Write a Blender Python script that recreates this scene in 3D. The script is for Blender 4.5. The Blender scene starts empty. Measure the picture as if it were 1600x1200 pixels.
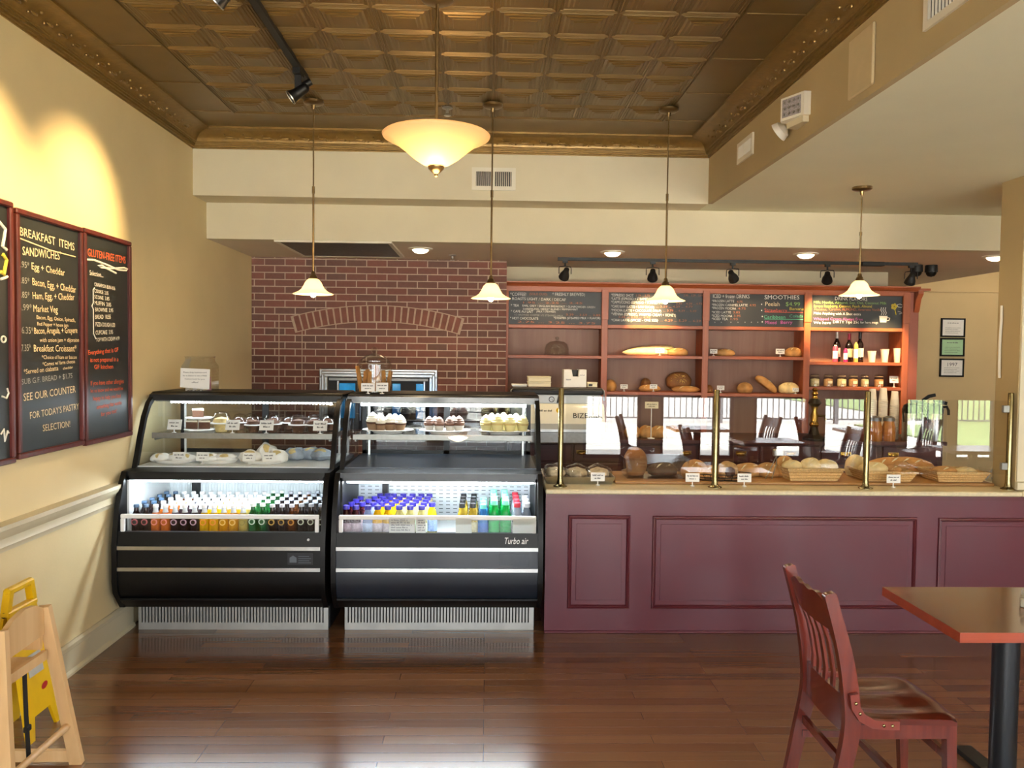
import bpy, math, random
import numpy as np
from mathutils import Vector, Matrix
random.seed(7)
PI = math.pi
SC = bpy.context.scene
COL = SC.collection

# ------------------------------------------------------------------ camera, world, view
F, YAW, PIT, ROL, H = 1270.0, .0307, .0379, .0114, 1.65
cy_, sy_ = math.cos(YAW), math.sin(YAW)
cp_, sp_ = math.cos(PIT), math.sin(PIT)
cr_, sr_ = math.cos(ROL), math.sin(ROL)
RGT = Vector((cy_, -sy_, 0)); UPV = Vector((sy_*sp_, cy_*sp_, cp_)); FWD = Vector((sy_*cp_, cy_*cp_, -sp_))
R2 = RGT*cr_ + UPV*sr_; U2 = -RGT*sr_ + UPV*cr_
cam = bpy.data.cameras.new('camera'); cam.sensor_width = 36; cam.lens = F/1600*36
cam.clip_start = .05; cam.clip_end = 200
camo = bpy.data.objects.new('camera', cam); COL.objects.link(camo)
camo.matrix_world = Matrix(((R2.x, U2.x, -FWD.x, 0), (R2.y, U2.y, -FWD.y, 0), (R2.z, U2.z, -FWD.z, H), (0, 0, 0, 1)))
SC.camera = camo

SC.view_settings.view_transform = 'Standard'
SC.view_settings.look = 'None'
SC.view_settings.exposure = 0.0
SC.view_settings.gamma = 1.0
SC.view_settings.use_curve_mapping = False

DAY = 12.0          # brightness of the sky outside
world = bpy.data.worlds.new('sky'); SC.world = world; world.use_nodes = True
_bg = world.node_tree.nodes['Background']
_bg.inputs['Color'].default_value = (.92, .955, 1.0, 1); _bg.inputs['Strength'].default_value = DAY

_sl = bpy.data.lights.new('sun', 'SUN'); _sl.energy = 190; _sl.angle = .009; _sl.color = (1., .96, .88)
_so = bpy.data.objects.new('sun', _sl); COL.objects.link(_so); _so.location = (0, 6, 12)
_so.rotation_euler = Vector((-.25, -.70, -.95)).to_track_quat('-Z', 'Y').to_euler()     # comes over the roof, lights the terrace only

# the glazed street front behind the camera (x ranges of the panes)
WINS = [(-2.0, -.95), (-.7, .75), (1.42, 2.27), (2.56, 3.65), (3.95, 4.78), (4.98, 5.8), (6.22, 6.86), (6.98, 7.6)]
WY, WZ0, WZ1 = -2.2, .12, 2.5
for k, (a, b) in enumerate(WINS):
    l = bpy.data.lights.new('daylight_portal', 'AREA'); l.shape = 'RECTANGLE'; l.size = b-a; l.size_y = WZ1-WZ0
    l.cycles.is_portal = True
    o = bpy.data.objects.new('daylight_portal', l); COL.objects.link(o)
    o.location = ((a+b)/2, WY-.06, (WZ0+WZ1)/2); o.rotation_euler = (PI/2, 0, 0)   # -Z looks to +Y

# ------------------------------------------------------------------ helpers
def ray(px, py):
    u, v = px-800, py-600
    u, v = u*cr_+v*sr_, -u*sr_+v*cr_
    return (R0 := RGT*(u/F) + UPV*(-v/F) + FWD)
def P(px, py, Y):                       # the point at depth Y that the photo shows at this place
    r = ray(px, py); t = Y/r.y
    return Vector((r.x*t, Y, H+r.z*t))
def PZ(px, py, Z):
    r = ray(px, py); t = (Z-H)/r.z
    return Vector((r.x*t, r.y*t, Z))
def PX(px, py, X):
    r = ray(px, py); t = X/r.x
    return Vector((X, r.y*t, H+r.z*t))

def lin(c):
    return c/12.92 if c <= .04045 else ((c+.055)/1.055)**2.4
def hx(s):
    s = s.lstrip('#'); return tuple(lin(int(s[i:i+2], 16)/255) for i in (0, 2, 4))

MATS = {}
def mat(name, col, rough=.5, metal=0., coat=0., emit=None, es=0., noise=0., nscale=20., bump=0., bscale=60., trans=0., ior=1.45, sss=0., spec=.5, alpha=1.):
    if name in MATS: return MATS[name]
    if isinstance(col, str): col = hx(col)
    m = bpy.data.materials.new(name); m.use_nodes = True
    nt = m.node_tree; b = nt.nodes['Principled BSDF']
    b.inputs['Base Color'].default_value = (*col, 1); b.inputs['Roughness'].default_value = rough
    b.inputs['Metallic'].default_value = metal; b.inputs['Coat Weight'].default_value = coat; b.inputs['Coat Roughness'].default_value = .08
    b.inputs['Transmission Weight'].default_value = trans; b.inputs['IOR'].default_value = ior
    b.inputs['Specular IOR Level'].default_value = spec
    if emit is not None:
        if isinstance(emit, str): emit = hx(emit)
        b.inputs['Emission Color'].default_value = (*emit, 1); b.inputs['Emission Strength'].default_value = es
    tc = nt.nodes.new('ShaderNodeTexCoord')
    if noise:
        n = nt.nodes.new('ShaderNodeTexNoise'); n.inputs['Scale'].default_value = nscale; n.inputs['Detail'].default_value = 4
        nt.links.new(tc.outputs['Object'], n.inputs['Vector'])
        r = nt.nodes.new('ShaderNodeValToRGB')
        r.color_ramp.elements[0].position = .3; r.color_ramp.elements[1].position = .7
        r.color_ramp.elements[0].color = (*[c*(1-noise) for c in col], 1); r.color_ramp.elements[1].color = (*[min(1, c*(1+noise)) for c in col], 1)
        nt.links.new(n.outputs['Fac'], r.inputs['Fac']); nt.links.new(r.outputs['Color'], b.inputs['Base Color'])
    if bump:
        n2 = nt.nodes.new('ShaderNodeTexNoise'); n2.inputs['Scale'].default_value = bscale; n2.inputs['Detail'].default_value = 5
        nt.links.new(tc.outputs['Object'], n2.inputs['Vector'])
        bp = nt.nodes.new('ShaderNodeBump'); bp.inputs['Strength'].default_value = bump; bp.inputs['Distance'].default_value = .01
        nt.links.new(n2.outputs['Fac'], bp.inputs['Height']); nt.links.new(bp.outputs['Normal'], b.inputs['Normal'])
    MATS[name] = m
    return m

def wood(name, c0, c1, rough=.35, scale=1., axis='X', coat=.0):
    m = bpy.data.materials.new(name); m.use_nodes = True; nt = m.node_tree; b = nt.nodes['Principled BSDF']
    c0 = hx(c0); c1 = hx(c1)
    tc = nt.nodes.new('ShaderNodeTexCoord'); mp = nt.nodes.new('ShaderNodeMapping')
    s = {'X': (2, 30, 30), 'Y': (30, 2, 30), 'Z': (30, 30, 2)}[axis]
    mp.inputs['Scale'].default_value = tuple(v*scale for v in s)
    n = nt.nodes.new('ShaderNodeTexNoise'); n.inputs['Scale'].default_value = 1.; n.inputs['Detail'].default_value = 6; n.inputs['Distortion'].default_value = .6
    r = nt.nodes.new('ShaderNodeValToRGB'); r.color_ramp.elements[0].position = .3; r.color_ramp.elements[1].position = .7
    r.color_ramp.elements[0].color = (*c0, 1); r.color_ramp.elements[1].color = (*c1, 1)
    nt.links.new(tc.outputs['Object'], mp.inputs['Vector']); nt.links.new(mp.outputs['Vector'], n.inputs['Vector'])
    nt.links.new(n.outputs['Fac'], r.inputs['Fac']); nt.links.new(r.outputs['Color'], b.inputs['Base Color'])
    b.inputs['Roughness'].default_value = rough; b.inputs['Coat Weight'].default_value = coat; b.inputs['Coat Roughness'].default_value = .1
    MATS[name] = m
    return m

def thin_glass(name, tint=(1, 1, 1), ior=1.6, rough=0.0):
    m = bpy.data.materials.new(name); m.use_nodes = True; nt = m.node_tree
    nt.nodes.remove(nt.nodes['Principled BSDF']); out = nt.nodes['Material Output']
    t = nt.nodes.new('ShaderNodeBsdfTransparent'); t.inputs['Color'].default_value = (*tint, 1)
    g = nt.nodes.new('ShaderNodeBsdfGlossy'); g.inputs['Roughness'].default_value = rough
    f = nt.nodes.new('ShaderNodeLayerWeight'); f.inputs['Blend'].default_value = .5
    f0 = ((ior-1)/(ior+1))**2
    pw = nt.nodes.new('ShaderNodeMath'); pw.operation = 'POWER'; pw.inputs[1].default_value = 5; nt.links.new(f.outputs['Facing'], pw.inputs[0])
    ma = nt.nodes.new('ShaderNodeMath'); ma.operation = 'MULTIPLY_ADD'; ma.inputs[1].default_value = 1-f0; ma.inputs[2].default_value = f0; nt.links.new(pw.outputs[0], ma.inputs[0])
    mx = nt.nodes.new('ShaderNodeMixShader')
    nt.links.new(ma.outputs[0], mx.inputs['Fac']); nt.links.new(t.outputs['BSDF'], mx.inputs[1]); nt.links.new(g.outputs['BSDF'], mx.inputs[2])
    nt.links.new(mx.outputs['Shader'], out.inputs['Surface'])
    MATS[name] = m
    return m

class MB:
    def __init__(s): s.v = []; s.f = []
    def add(s, vs, fs):
        o = len(s.v); s.v += [tuple(v) for v in vs]; s.f += [tuple(i+o for i in f) for f in fs]; return s
    def box(s, x0, x1, y0, y1, z0, z1):
        return s.add([(x0, y0, z0), (x1, y0, z0), (x1, y1, z0), (x0, y1, z0), (x0, y0, z1), (x1, y0, z1), (x1, y1, z1), (x0, y1, z1)],
                     [(0, 3, 2, 1), (4, 5, 6, 7), (0, 1, 5, 4), (1, 2, 6, 5), (2, 3, 7, 6), (3, 0, 4, 7)])
    def cbox(s, x0, x1, y0, y1, z0, z1, c):           # chamfered box (edges on all sides)
        vs = []; fs = []
        c = min(c, (x1-x0)*.49, (y1-y0)*.49, (z1-z0)*.49)
        xs, ys, zs = (x0, x1), (y0, y1), (z0, z1); idx = {}
        for i in (0, 1):
            for j in (0, 1):
                for k in (0, 1):
                    sx, sy, sz = (1-2*i)*c, (1-2*j)*c, (1-2*k)*c
                    for a in range(3):
                        d = [0 if a == 0 else sx, 0 if a == 1 else sy, 0 if a == 2 else sz]
                        idx[i, j, k, a] = len(vs); vs.append((xs[i]+d[0], ys[j]+d[1], zs[k]+d[2]))
                    t = (idx[i, j, k, 0], idx[i, j, k, 1], idx[i, j, k, 2])
                    fs.append(t if (i+j+k) % 2 == 0 else t[::-1])
        for i in (0, 1):
            q = (idx[i, 0, 0, 0], idx[i, 0, 1, 0], idx[i, 1, 1, 0], idx[i, 1, 0, 0]); fs.append(q if i == 0 else q[::-1])
            q = (idx[0, i, 0, 1], idx[1, i, 0, 1], idx[1, i, 1, 1], idx[0, i, 1, 1]); fs.append(q if i == 0 else q[::-1])
            q = (idx[0, 0, i, 2], idx[0, 1, i, 2], idx[1, 1, i, 2], idx[1, 0, i, 2]); fs.append(q if i == 0 else q[::-1])
        for j in (0, 1):
            for k in (0, 1):
                q = (idx[0, j, k, 1], idx[1, j, k, 1], idx[1, j, k, 2], idx[0, j, k, 2]); fs.append(q if (j+k) % 2 == 1 else q[::-1])
                q = (idx[j, 0, k, 0], idx[j, 1, k, 0], idx[j, 1, k, 2], idx[j, 0, k, 2]); fs.append(q if (j+k) % 2 == 0 else q[::-1])
                q = (idx[j, k, 0, 0], idx[j, k, 1, 0], idx[j, k, 1, 1], idx[j, k, 0, 1]); fs.append(q if (j+k) % 2 == 1 else q[::-1])
        return s.add(vs, fs)
    def cyl(s, a, b, r0, r1=None, n=16, caps=True):
        a = Vector(a); b = Vector(b); r1 = r0 if r1 is None else r1
        d = (b-a).normalized(); t = Vector((0, 0, 1)) if abs(d.z) < .9 else Vector((1, 0, 0))
        u = d.cross(t).normalized(); w = d.cross(u)
        vs = []; fs = []
        for (p, r) in ((a, r0), (b, r1)):
            for i in range(n):
                an = 2*PI*i/n; vs.append(p+u*(r*math.cos(an))+w*(r*math.sin(an)))
        for i in range(n):
            j = (i+1) % n; fs.append((i, j, n+j, n+i)[::-1])
        if caps: fs += [tuple(range(n)), tuple(range(2*n-1, n-1, -1))]
        return s.add(vs, fs)
    def bar(s, a, b, w, h, up=(0, 0, 1)):              # rectangular bar from a to b, w sideways, h along up
        a = Vector(a); b = Vector(b); d = (b-a).normalized(); up = Vector(up)
        r = d.cross(up).normalized(); u = r.cross(d).normalized()
        vs = [p+r*(sx*w/2)+u*(sz*h/2) for p in (a, b) for sx, sz in ((-1, -1), (1, -1), (1, 1), (-1, 1))]
        return s.add(vs, [(0, 1, 2, 3), (7, 6, 5, 4), (0, 4, 5, 1), (1, 5, 6, 2), (2, 6, 7, 3), (3, 7, 4, 0)])
    def tube(s, pts, r, n=8, closed=False):
        pts = [Vector(p) for p in pts]; N = len(pts); vs = []; fs = []
        rr = r if isinstance(r, (list, tuple)) else [r]*N
        pu = None
        for i, p in enumerate(pts):
            if closed: d = (pts[(i+1) % N]-pts[i-1]).normalized()
            else: d = (pts[min(i+1, N-1)]-pts[max(i-1, 0)]).normalized()
            if pu is None:
                t = Vector((0, 0, 1)) if abs(d.z) < .9 else Vector((1, 0, 0)); u = d.cross(t).normalized()
            else: u = (pu-d*pu.dot(d)).normalized()
            pu = u; w = d.cross(u)
            for k in range(n):
                an = 2*PI*k/n; vs.append(p+u*(rr[i]*math.cos(an))+w*(rr[i]*math.sin(an)))
        for i in range(N if closed else N-1):
            j = (i+1) % N
            for k in range(n): fs.append((i*n+k, j*n+k, j*n+(k+1) % n, i*n+(k+1) % n)[::-1])
        if not closed: fs += [tuple(range(n)), tuple(range(N*n-1, (N-1)*n-1, -1))]
        return s.add(vs, fs)
    def sweep(s, pts, w, h, up):                       # rectangular section along a polyline, per-point (w,h) allowed
        pts = [Vector(p) for p in pts]; N = len(pts); up = Vector(up); vs = []; fs = []
        for i, p in enumerate(pts):
            d = (pts[min(i+1, N-1)]-pts[max(i-1, 0)]).normalized(); r = d.cross(up).normalized(); u = r.cross(d)
            ww = w[i] if isinstance(w, (list, tuple)) else w; hh = h[i] if isinstance(h, (list, tuple)) else h
            for sx, sz in ((-1, -1), (1, -1), (1, 1), (-1, 1)): vs.append(p+r*(sx*ww/2)+u*(sz*hh/2))
        for i in range(N-1):
            for k in range(4): fs.append((i*4+k, (i+1)*4+k, (i+1)*4+(k+1) % 4, i*4+(k+1) % 4))
        fs += [(0, 1, 2, 3), tuple(range(N*4-1, N*4-5, -1))]
        return s.add(vs, fs)
    def lathe(s, prof, c=(0, 0, 0), n=24, sx=1., sy=1.):   # prof [(r,z)]
        vs = []; fs = []; N = len(prof); cx, cy, cz = c
        for (r, z) in prof:
            for i in range(n):
                an = 2*PI*i/n; vs.append((cx+sx*r*math.cos(an), cy+sy*r*math.sin(an), cz+z))
        for k in range(N-1):
            for i in range(n):
                j = (i+1) % n; fs.append((k*n+i, k*n+j, (k+1)*n+j, (k+1)*n+i))
        if prof[0][0] > 1e-6: fs.append(tuple(range(n-1, -1, -1)))
        if prof[-1][0] > 1e-6: fs.append(tuple((N-1)*n+i for i in range(n)))
        return s.add(vs, fs)
    def prism(s, poly, axis, a, b):                    # poly 2-D outline extruded along axis from a to b
        n = len(poly)
        def mk(p, t): return {'X': (t, p[0], p[1]), 'Y': (p[0], t, p[1]), 'Z': (p[0], p[1], t)}[axis]
        vs = [mk(p, a) for p in poly]+[mk(p, b) for p in poly]
        fs = [tuple(range(n))[::-1], tuple(range(n, 2*n))]+[(i, (i+1) % n, n+(i+1) % n, n+i) for i in range(n)]
        return s.add(vs, fs)
    def ell(s, c, r, nu=18, nv=10, fn=None):           # ellipsoid, fn(unit)->scale
        vs = []; fs = []
        for k in range(nv+1):
            th = PI*k/nv
            for i in range(nu):
                ph = 2*PI*i/nu; d = (math.sin(th)*math.cos(ph), math.sin(th)*math.sin(ph), math.cos(th))
                q = fn(d) if fn else 1.
                vs.append((c[0]+r[0]*d[0]*q, c[1]+r[1]*d[1]*q, c[2]+r[2]*d[2]*q))
        for k in range(nv):
            for i in range(nu):
                j = (i+1) % nu; fs.append((k*nu+i, (k+1)*nu+i, (k+1)*nu+j, k*nu+j))
        return s.add(vs, fs)
    def quad(s, a, b, c, d): return s.add([a, b, c, d], [(0, 1, 2, 3)])
    def text(s, t, size, o, u=(1, 0, 0), v=(0, 0, 1), align='LEFT', shear=0., width=None):
        vs, fs = text_mesh(t); o = Vector(o); u = Vector(u); v = Vector(v)
        if not vs: return s
        xm = max(p[0] for p in vs); k = size if width is None else width/max(xm, .01)
        off = {'LEFT': 0, 'CENTER': -xm*k/2, 'RIGHT': -xm*k}[align]
        return s.add([o+u*(p[0]*k+off+shear*p[1]*size)+v*(p[1]*size) for p in vs], fs)
    def words(s, o, width, h, u=(1, 0, 0), v=(0, 0, 1), align='CENTER'):   # a line too small to read: word-length strokes
        o = Vector(o); u = Vector(u); v = Vector(v); rg = random.Random(int(abs(o.x*7919+o.z*104729)*100))
        x = -width/2 if align == 'CENTER' else 0.; x1 = x+width
        while x < x1-h*.4:
            w = min(rg.uniform(1.2, 3.4)*h, x1-x)
            k = 0.
            while k < w:                                  # letters as uneven little uprights
                a = min(h*.34, w-k); t = h*rg.choice((.62, .62, .7, 1.))
                p = o+u*(x+k); s.add([p, p+u*a, p+u*a+v*t, p+v*t], [(0, 1, 2, 3)]); k += h*.46
            x += w+h*.55
        return s
    def build(s, name, m, parent=None, world=True, sharp=35, smooth=True):
        me = bpy.data.meshes.new(name)
        off = Vector((0, 0, 0))
        if parent is not None and world:
            p = parent
            while p is not None: off += Vector(p.location); p = p.parent
        vv = [(a-off.x, b-off.y, c-off.z) for a, b, c in s.v] if off.length else s.v
        me.from_pydata(vv, [], s.f); me.update()
        if smooth:
            me.polygons.foreach_set('use_smooth', [True]*len(me.polygons)); me.set_sharp_from_angle(angle=math.radians(sharp))
        me.materials.append(m)
        o = bpy.data.objects.new(name, me); COL.objects.link(o)
        if parent is not None: o.parent = parent
        return o

_TM = {}
def text_mesh(t):
    if t in _TM: return _TM[t]
    cu = bpy.data.curves.new('tmp', 'FONT'); cu.body = t; cu.size = 1.; cu.resolution_u = 2
    ob = bpy.data.objects.new('tmp', cu)
    me = ob.to_mesh()
    r = ([tuple(v.co) for v in me.vertices], [tuple(p.vertices) for p in me.polygons]) if me and len(me.vertices) else ([], [])
    ob.to_mesh_clear(); bpy.data.objects.remove(ob); bpy.data.curves.remove(cu)
    _TM[t] = r
    return r

def tag(o, label, cat, group=None, kind=None):
    o['label'] = label; o['category'] = cat
    if group: o['group'] = group
    if kind: o['kind'] = kind
    return o
def thing(name, loc, label, cat, group=None):
    o = bpy.data.objects.new(name, None); COL.objects.link(o); o.location = loc; o.empty_display_size = .1
    return tag(o, label, cat, group)
def struct(name, mb, m, sharp=35):
    o = mb.build(name, m, sharp=sharp); o['kind'] = 'structure'; return o
def dup(root, loc, label, group=None, rotz=None):
    r = root.copy(); COL.objects.link(r); r.location = loc; r['label'] = label
    if group: r['group'] = group
    if rotz is not None: r.rotation_euler = (0, 0, rotz)
    for ch in list(root.children):
        c = ch.copy(); COL.objects.link(c); c.parent = r
        for g in ch.children:
            d = g.copy(); COL.objects.link(d); d.parent = c
    return r
def lamp(name, kind, loc, energy, col, parent=None, aim=None, size=.05, angle=60, blend=.6):
    l = bpy.data.lights.new(name, kind); l.energy = energy; l.color = col
    if kind == 'SPOT': l.spot_size = math.radians(angle); l.spot_blend = blend
    if kind == 'AREA': l.shape = 'DISK'; l.size = size
    else: l.shadow_soft_size = size
    o = bpy.data.objects.new(name, l); COL.objects.link(o)
    loc = Vector(loc)
    off = Vector((0, 0, 0)); p = parent
    while p is not None: off += Vector(p.location); p = p.parent
    o.location = loc-off
    if parent is not None: o.parent = parent
    if aim is not None: o.rotation_euler = (Vector(aim)-loc).to_track_quat('-Z', 'Y').to_euler()
    return o

WARM = (1.0, .74, .42)

# ------------------------------------------------------------------ materials
M_wall = mat('cream_paint', '#d8cdb0', .75, noise=.03, nscale=3, bump=.05, bscale=90)
M_wallL = mat('cream_paint_lamplit', '#dcc99c', .75, noise=.03, nscale=3, bump=.05, bscale=90)  # cream wall paint with warm lamp light mixed into its colour
M_tan = mat('tan_paint', '#ac9870', .75, noise=.03, nscale=3, bump=.05, bscale=90)
M_ceil = mat('ceiling_paint', '#e6e4c8', .7, noise=.02, nscale=3)
M_wheat = mat('wheat_paint', '#c9b184', .75, noise=.03, nscale=3, bump=.05, bscale=90)
M_kceil = mat('kitchen_ceiling_paint', '#dccdb6', .7, noise=.03, nscale=3)
M_white = mat('white_paint', '#e6dfcd', .5, noise=.03, nscale=5)
M_trim = mat('trim_paint', '#cfc4a6', .45, noise=.03, nscale=5)
M_bronze = mat('bronze_tin', '#624c25', .38, metal=.45, noise=.08, nscale=6)
M_cornice = mat('bronze_cornice', '#755a2a', .38, metal=.4, noise=.15, nscale=25, bump=.1, bscale=70)
M_black = mat('black_enamel', '#09090a', .42, coat=.0, spec=.3, noise=.1, nscale=8)
M_blackmatte = mat('black_matte', '#0d0d0e', .55, noise=.1, nscale=10)
M_blacksheen = mat('black_enamel_window_sheen', '#1d242e', .36, coat=.3, noise=.06, nscale=4)  # black enamel of the right case, window reflection put into its colour
M_steel = mat('stainless_steel', '#b9b9b6', .28, metal=1., noise=.06, nscale=30)
M_steeld = mat('brushed_steel', '#8f8d88', .4, metal=.9, noise=.08, nscale=40)
M_liner = mat('white_liner', '#d7dbdb', .4, noise=.03, nscale=10)
M_rail = mat('white_plastic', '#e8e8e6', .35, noise=.02, nscale=10)
M_paper = mat('white_paper', '#eeece6', .8, noise=.02, nscale=20)
M_cream = mat('cream_card', '#e4d9b8', .8, noise=.03, nscale=20)
def sheet_mat():
    m = bpy.data.materials.new('backlit_paper'); m.use_nodes = True; nt = m.node_tree; b = nt.nodes['Principled BSDF']; out = nt.nodes['Material Output']
    b.inputs['Base Color'].default_value = (.88, .87, .84, 1); b.inputs['Roughness'].default_value = .8
    t = nt.nodes.new('ShaderNodeBsdfTranslucent'); t.inputs['Color'].default_value = (.9, .9, .88, 1)
    n = nt.nodes.new('ShaderNodeTexNoise'); n.inputs['Scale'].default_value = 90
    mr = nt.nodes.new('ShaderNodeMapRange'); mr.inputs['To Min'].default_value = .75; mr.inputs['To Max'].default_value = .85; nt.links.new(n.outputs['Fac'], mr.inputs['Value'])
    mx = nt.nodes.new('ShaderNodeMixShader'); nt.links.new(mr.outputs['Result'], mx.inputs['Fac']); nt.links.new(b.outputs['BSDF'], mx.inputs[1]); nt.links.new(t.outputs['BSDF'], mx.inputs[2]); nt.links.new(mx.outputs['Shader'], out.inputs['Surface'])
    return m
M_sheet = sheet_mat()
M_ink = mat('dark_ink', '#26242a', .8, noise=.05)
M_purple = mat('plum_paint', '#5b2733', .33, coat=.15, noise=.04, nscale=3)
M_plumdark = mat('plum_moulding', '#551f28', .3, coat=.2, noise=.05, nscale=6)
M_stone = mat('cream_stone', '#d8c9a2', .3, noise=.08, nscale=60, coat=.2)
M_gilt = mat('polished_brass', '#b8934a', .25, metal=1., noise=.1, nscale=25)
M_brass = mat('aged_brass', '#857a58', .24, metal=1., noise=.1, nscale=25)
M_bronzeD = mat('dark_bronze', '#75603f', .3, metal=.9, noise=.12, nscale=30)
M_chalk = mat('chalkboard', '#26282a', .5, noise=.12, nscale=3)
M_chalkL = mat('slate_board', '#1d2122', .42, noise=.15, nscale=3)
M_frame = wood('maroon_frame_wood', '#3d0f0c', '#5a1a14', .4, axis='Z')
M_cherry = wood('cherry_cabinet_wood', '#8a4526', '#a5572f', .42, axis='Z', scale=.6)
M_cherryX = wood('cherry_shelf_wood', '#8a4526', '#a5572f', .42, axis='X', scale=.6)
M_cabback = wood('cabinet_back_wood', '#85604f', '#94705e', .55, axis='Z', scale=.5)
M_darkwood = wood('dark_counter_wood', '#3a1710', '#52241a', .4, axis='X', scale=.6)
M_chair = wood('mahogany_chair_wood', '#551b11', '#6c2517', .26, axis='Z', coat=.4)
M_seat = wood('mahogany_seat_wood', '#4d180e', '#5e2013', .24, axis='X', coat=.4, scale=.5)
M_brace = wood('bent_brace_wood', '#6e2a20', '#7d352a', .32, axis='Z', coat=.2)
M_table = wood('table_wood', '#66371a', '#7a4622', .22, axis='X', coat=.5)
M_tabedge = wood('table_edge_wood', '#86341c', '#964022', .3, axis='X', coat=.3)
M_birch = wood('birch_wood', '#d3a873', '#e0bb88', .45, axis='Z', scale=.7)
M_board = wood('display_board_wood', '#8d6433', '#a9793f', .45, axis='X')
M_yellow = mat('yellow_plastic', '#e6b80c', .38, noise=.04)
M_red = mat('red_print', '#b5201c', .5, noise=.03)
M_strap = mat('black_webbing', '#101012', .7, noise=.2, nscale=200)
M_glass = thin_glass('clear_glass', (.97, .985, .98), 1.5)
M_guard = thin_glass('guard_glass', (.95, .965, .96), 2.0)
M_caseglass = thin_glass('case_glass', (.96, .98, .98), 1.55)
M_jar = thin_glass('jar_glass', (.92, .93, .91), 1.85)
M_plastic = thin_glass('clear_plastic', (.96, .97, .98), 1.6, .08)
M_led = mat('led_tube', '#ffffff', .5, emit=(.80, .92, 1.0), es=65.)
M_led2 = mat('led_tube_bright', '#ffffff', .5, emit=(.85, .94, 1.0), es=115.)
M_bulb = mat('lamp_bulb', '#ffffff', .5, emit=(1., .80, .50), es=14.)
M_recess = mat('recessed_lens', '#ffffff', .5, emit=(1., .80, .52), es=6.)
def shade_mat(name, es, col=(1., .72, .36), tint=(.95, .82, .6, 1)):
    m = bpy.data.materials.new(name); m.use_nodes = True; nt = m.node_tree; out = nt.nodes['Material Output']
    nt.nodes.remove(nt.nodes['Principled BSDF'])
    tr = nt.nodes.new('ShaderNodeBsdfTranslucent'); tr.inputs['Color'].default_value = tint
    df = nt.nodes.new('ShaderNodeBsdfPrincipled'); df.inputs['Base Color'].default_value = (.85, .72, .5, 1); df.inputs['Roughness'].default_value = .3
    em = nt.nodes.new('ShaderNodeEmission'); em.inputs['Color'].default_value = (*col, 1); em.inputs['Strength'].default_value = es
    tc = nt.nodes.new('ShaderNodeTexCoord'); ns = nt.nodes.new('ShaderNodeTexNoise'); ns.inputs['Scale'].default_value = 18; ns.inputs['Detail'].default_value = 5
    mr = nt.nodes.new('ShaderNodeMapRange'); mr.inputs['To Min'].default_value = es*.85; mr.inputs['To Max'].default_value = es*1.15
    nt.links.new(tc.outputs['Object'], ns.inputs['Vector']); nt.links.new(ns.outputs['Fac'], mr.inputs['Value']); nt.links.new(mr.outputs['Result'], em.inputs['Strength'])
    m1 = nt.nodes.new('ShaderNodeMixShader'); m1.inputs['Fac'].default_value = .6
    nt.links.new(df.outputs['BSDF'], m1.inputs[1]); nt.links.new(tr.outputs['BSDF'], m1.inputs[2])
    ad = nt.nodes.new('ShaderNodeAddShader'); nt.links.new(m1.outputs['Shader'], ad.inputs[0]); nt.links.new(em.outputs['Emission'], ad.inputs[1])
    nt.links.new(ad.outputs['Shader'], out.inputs['Surface'])
    return m
M_shade = shade_mat('amber_glass_shade', .8)
M_bowl = shade_mat('alabaster_bowl', .13, (1., .58, .24), (.95, .72, .42, 1))
M_clothw = mat('porcelain', '#ece9e2', .25, noise=.02)

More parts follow.
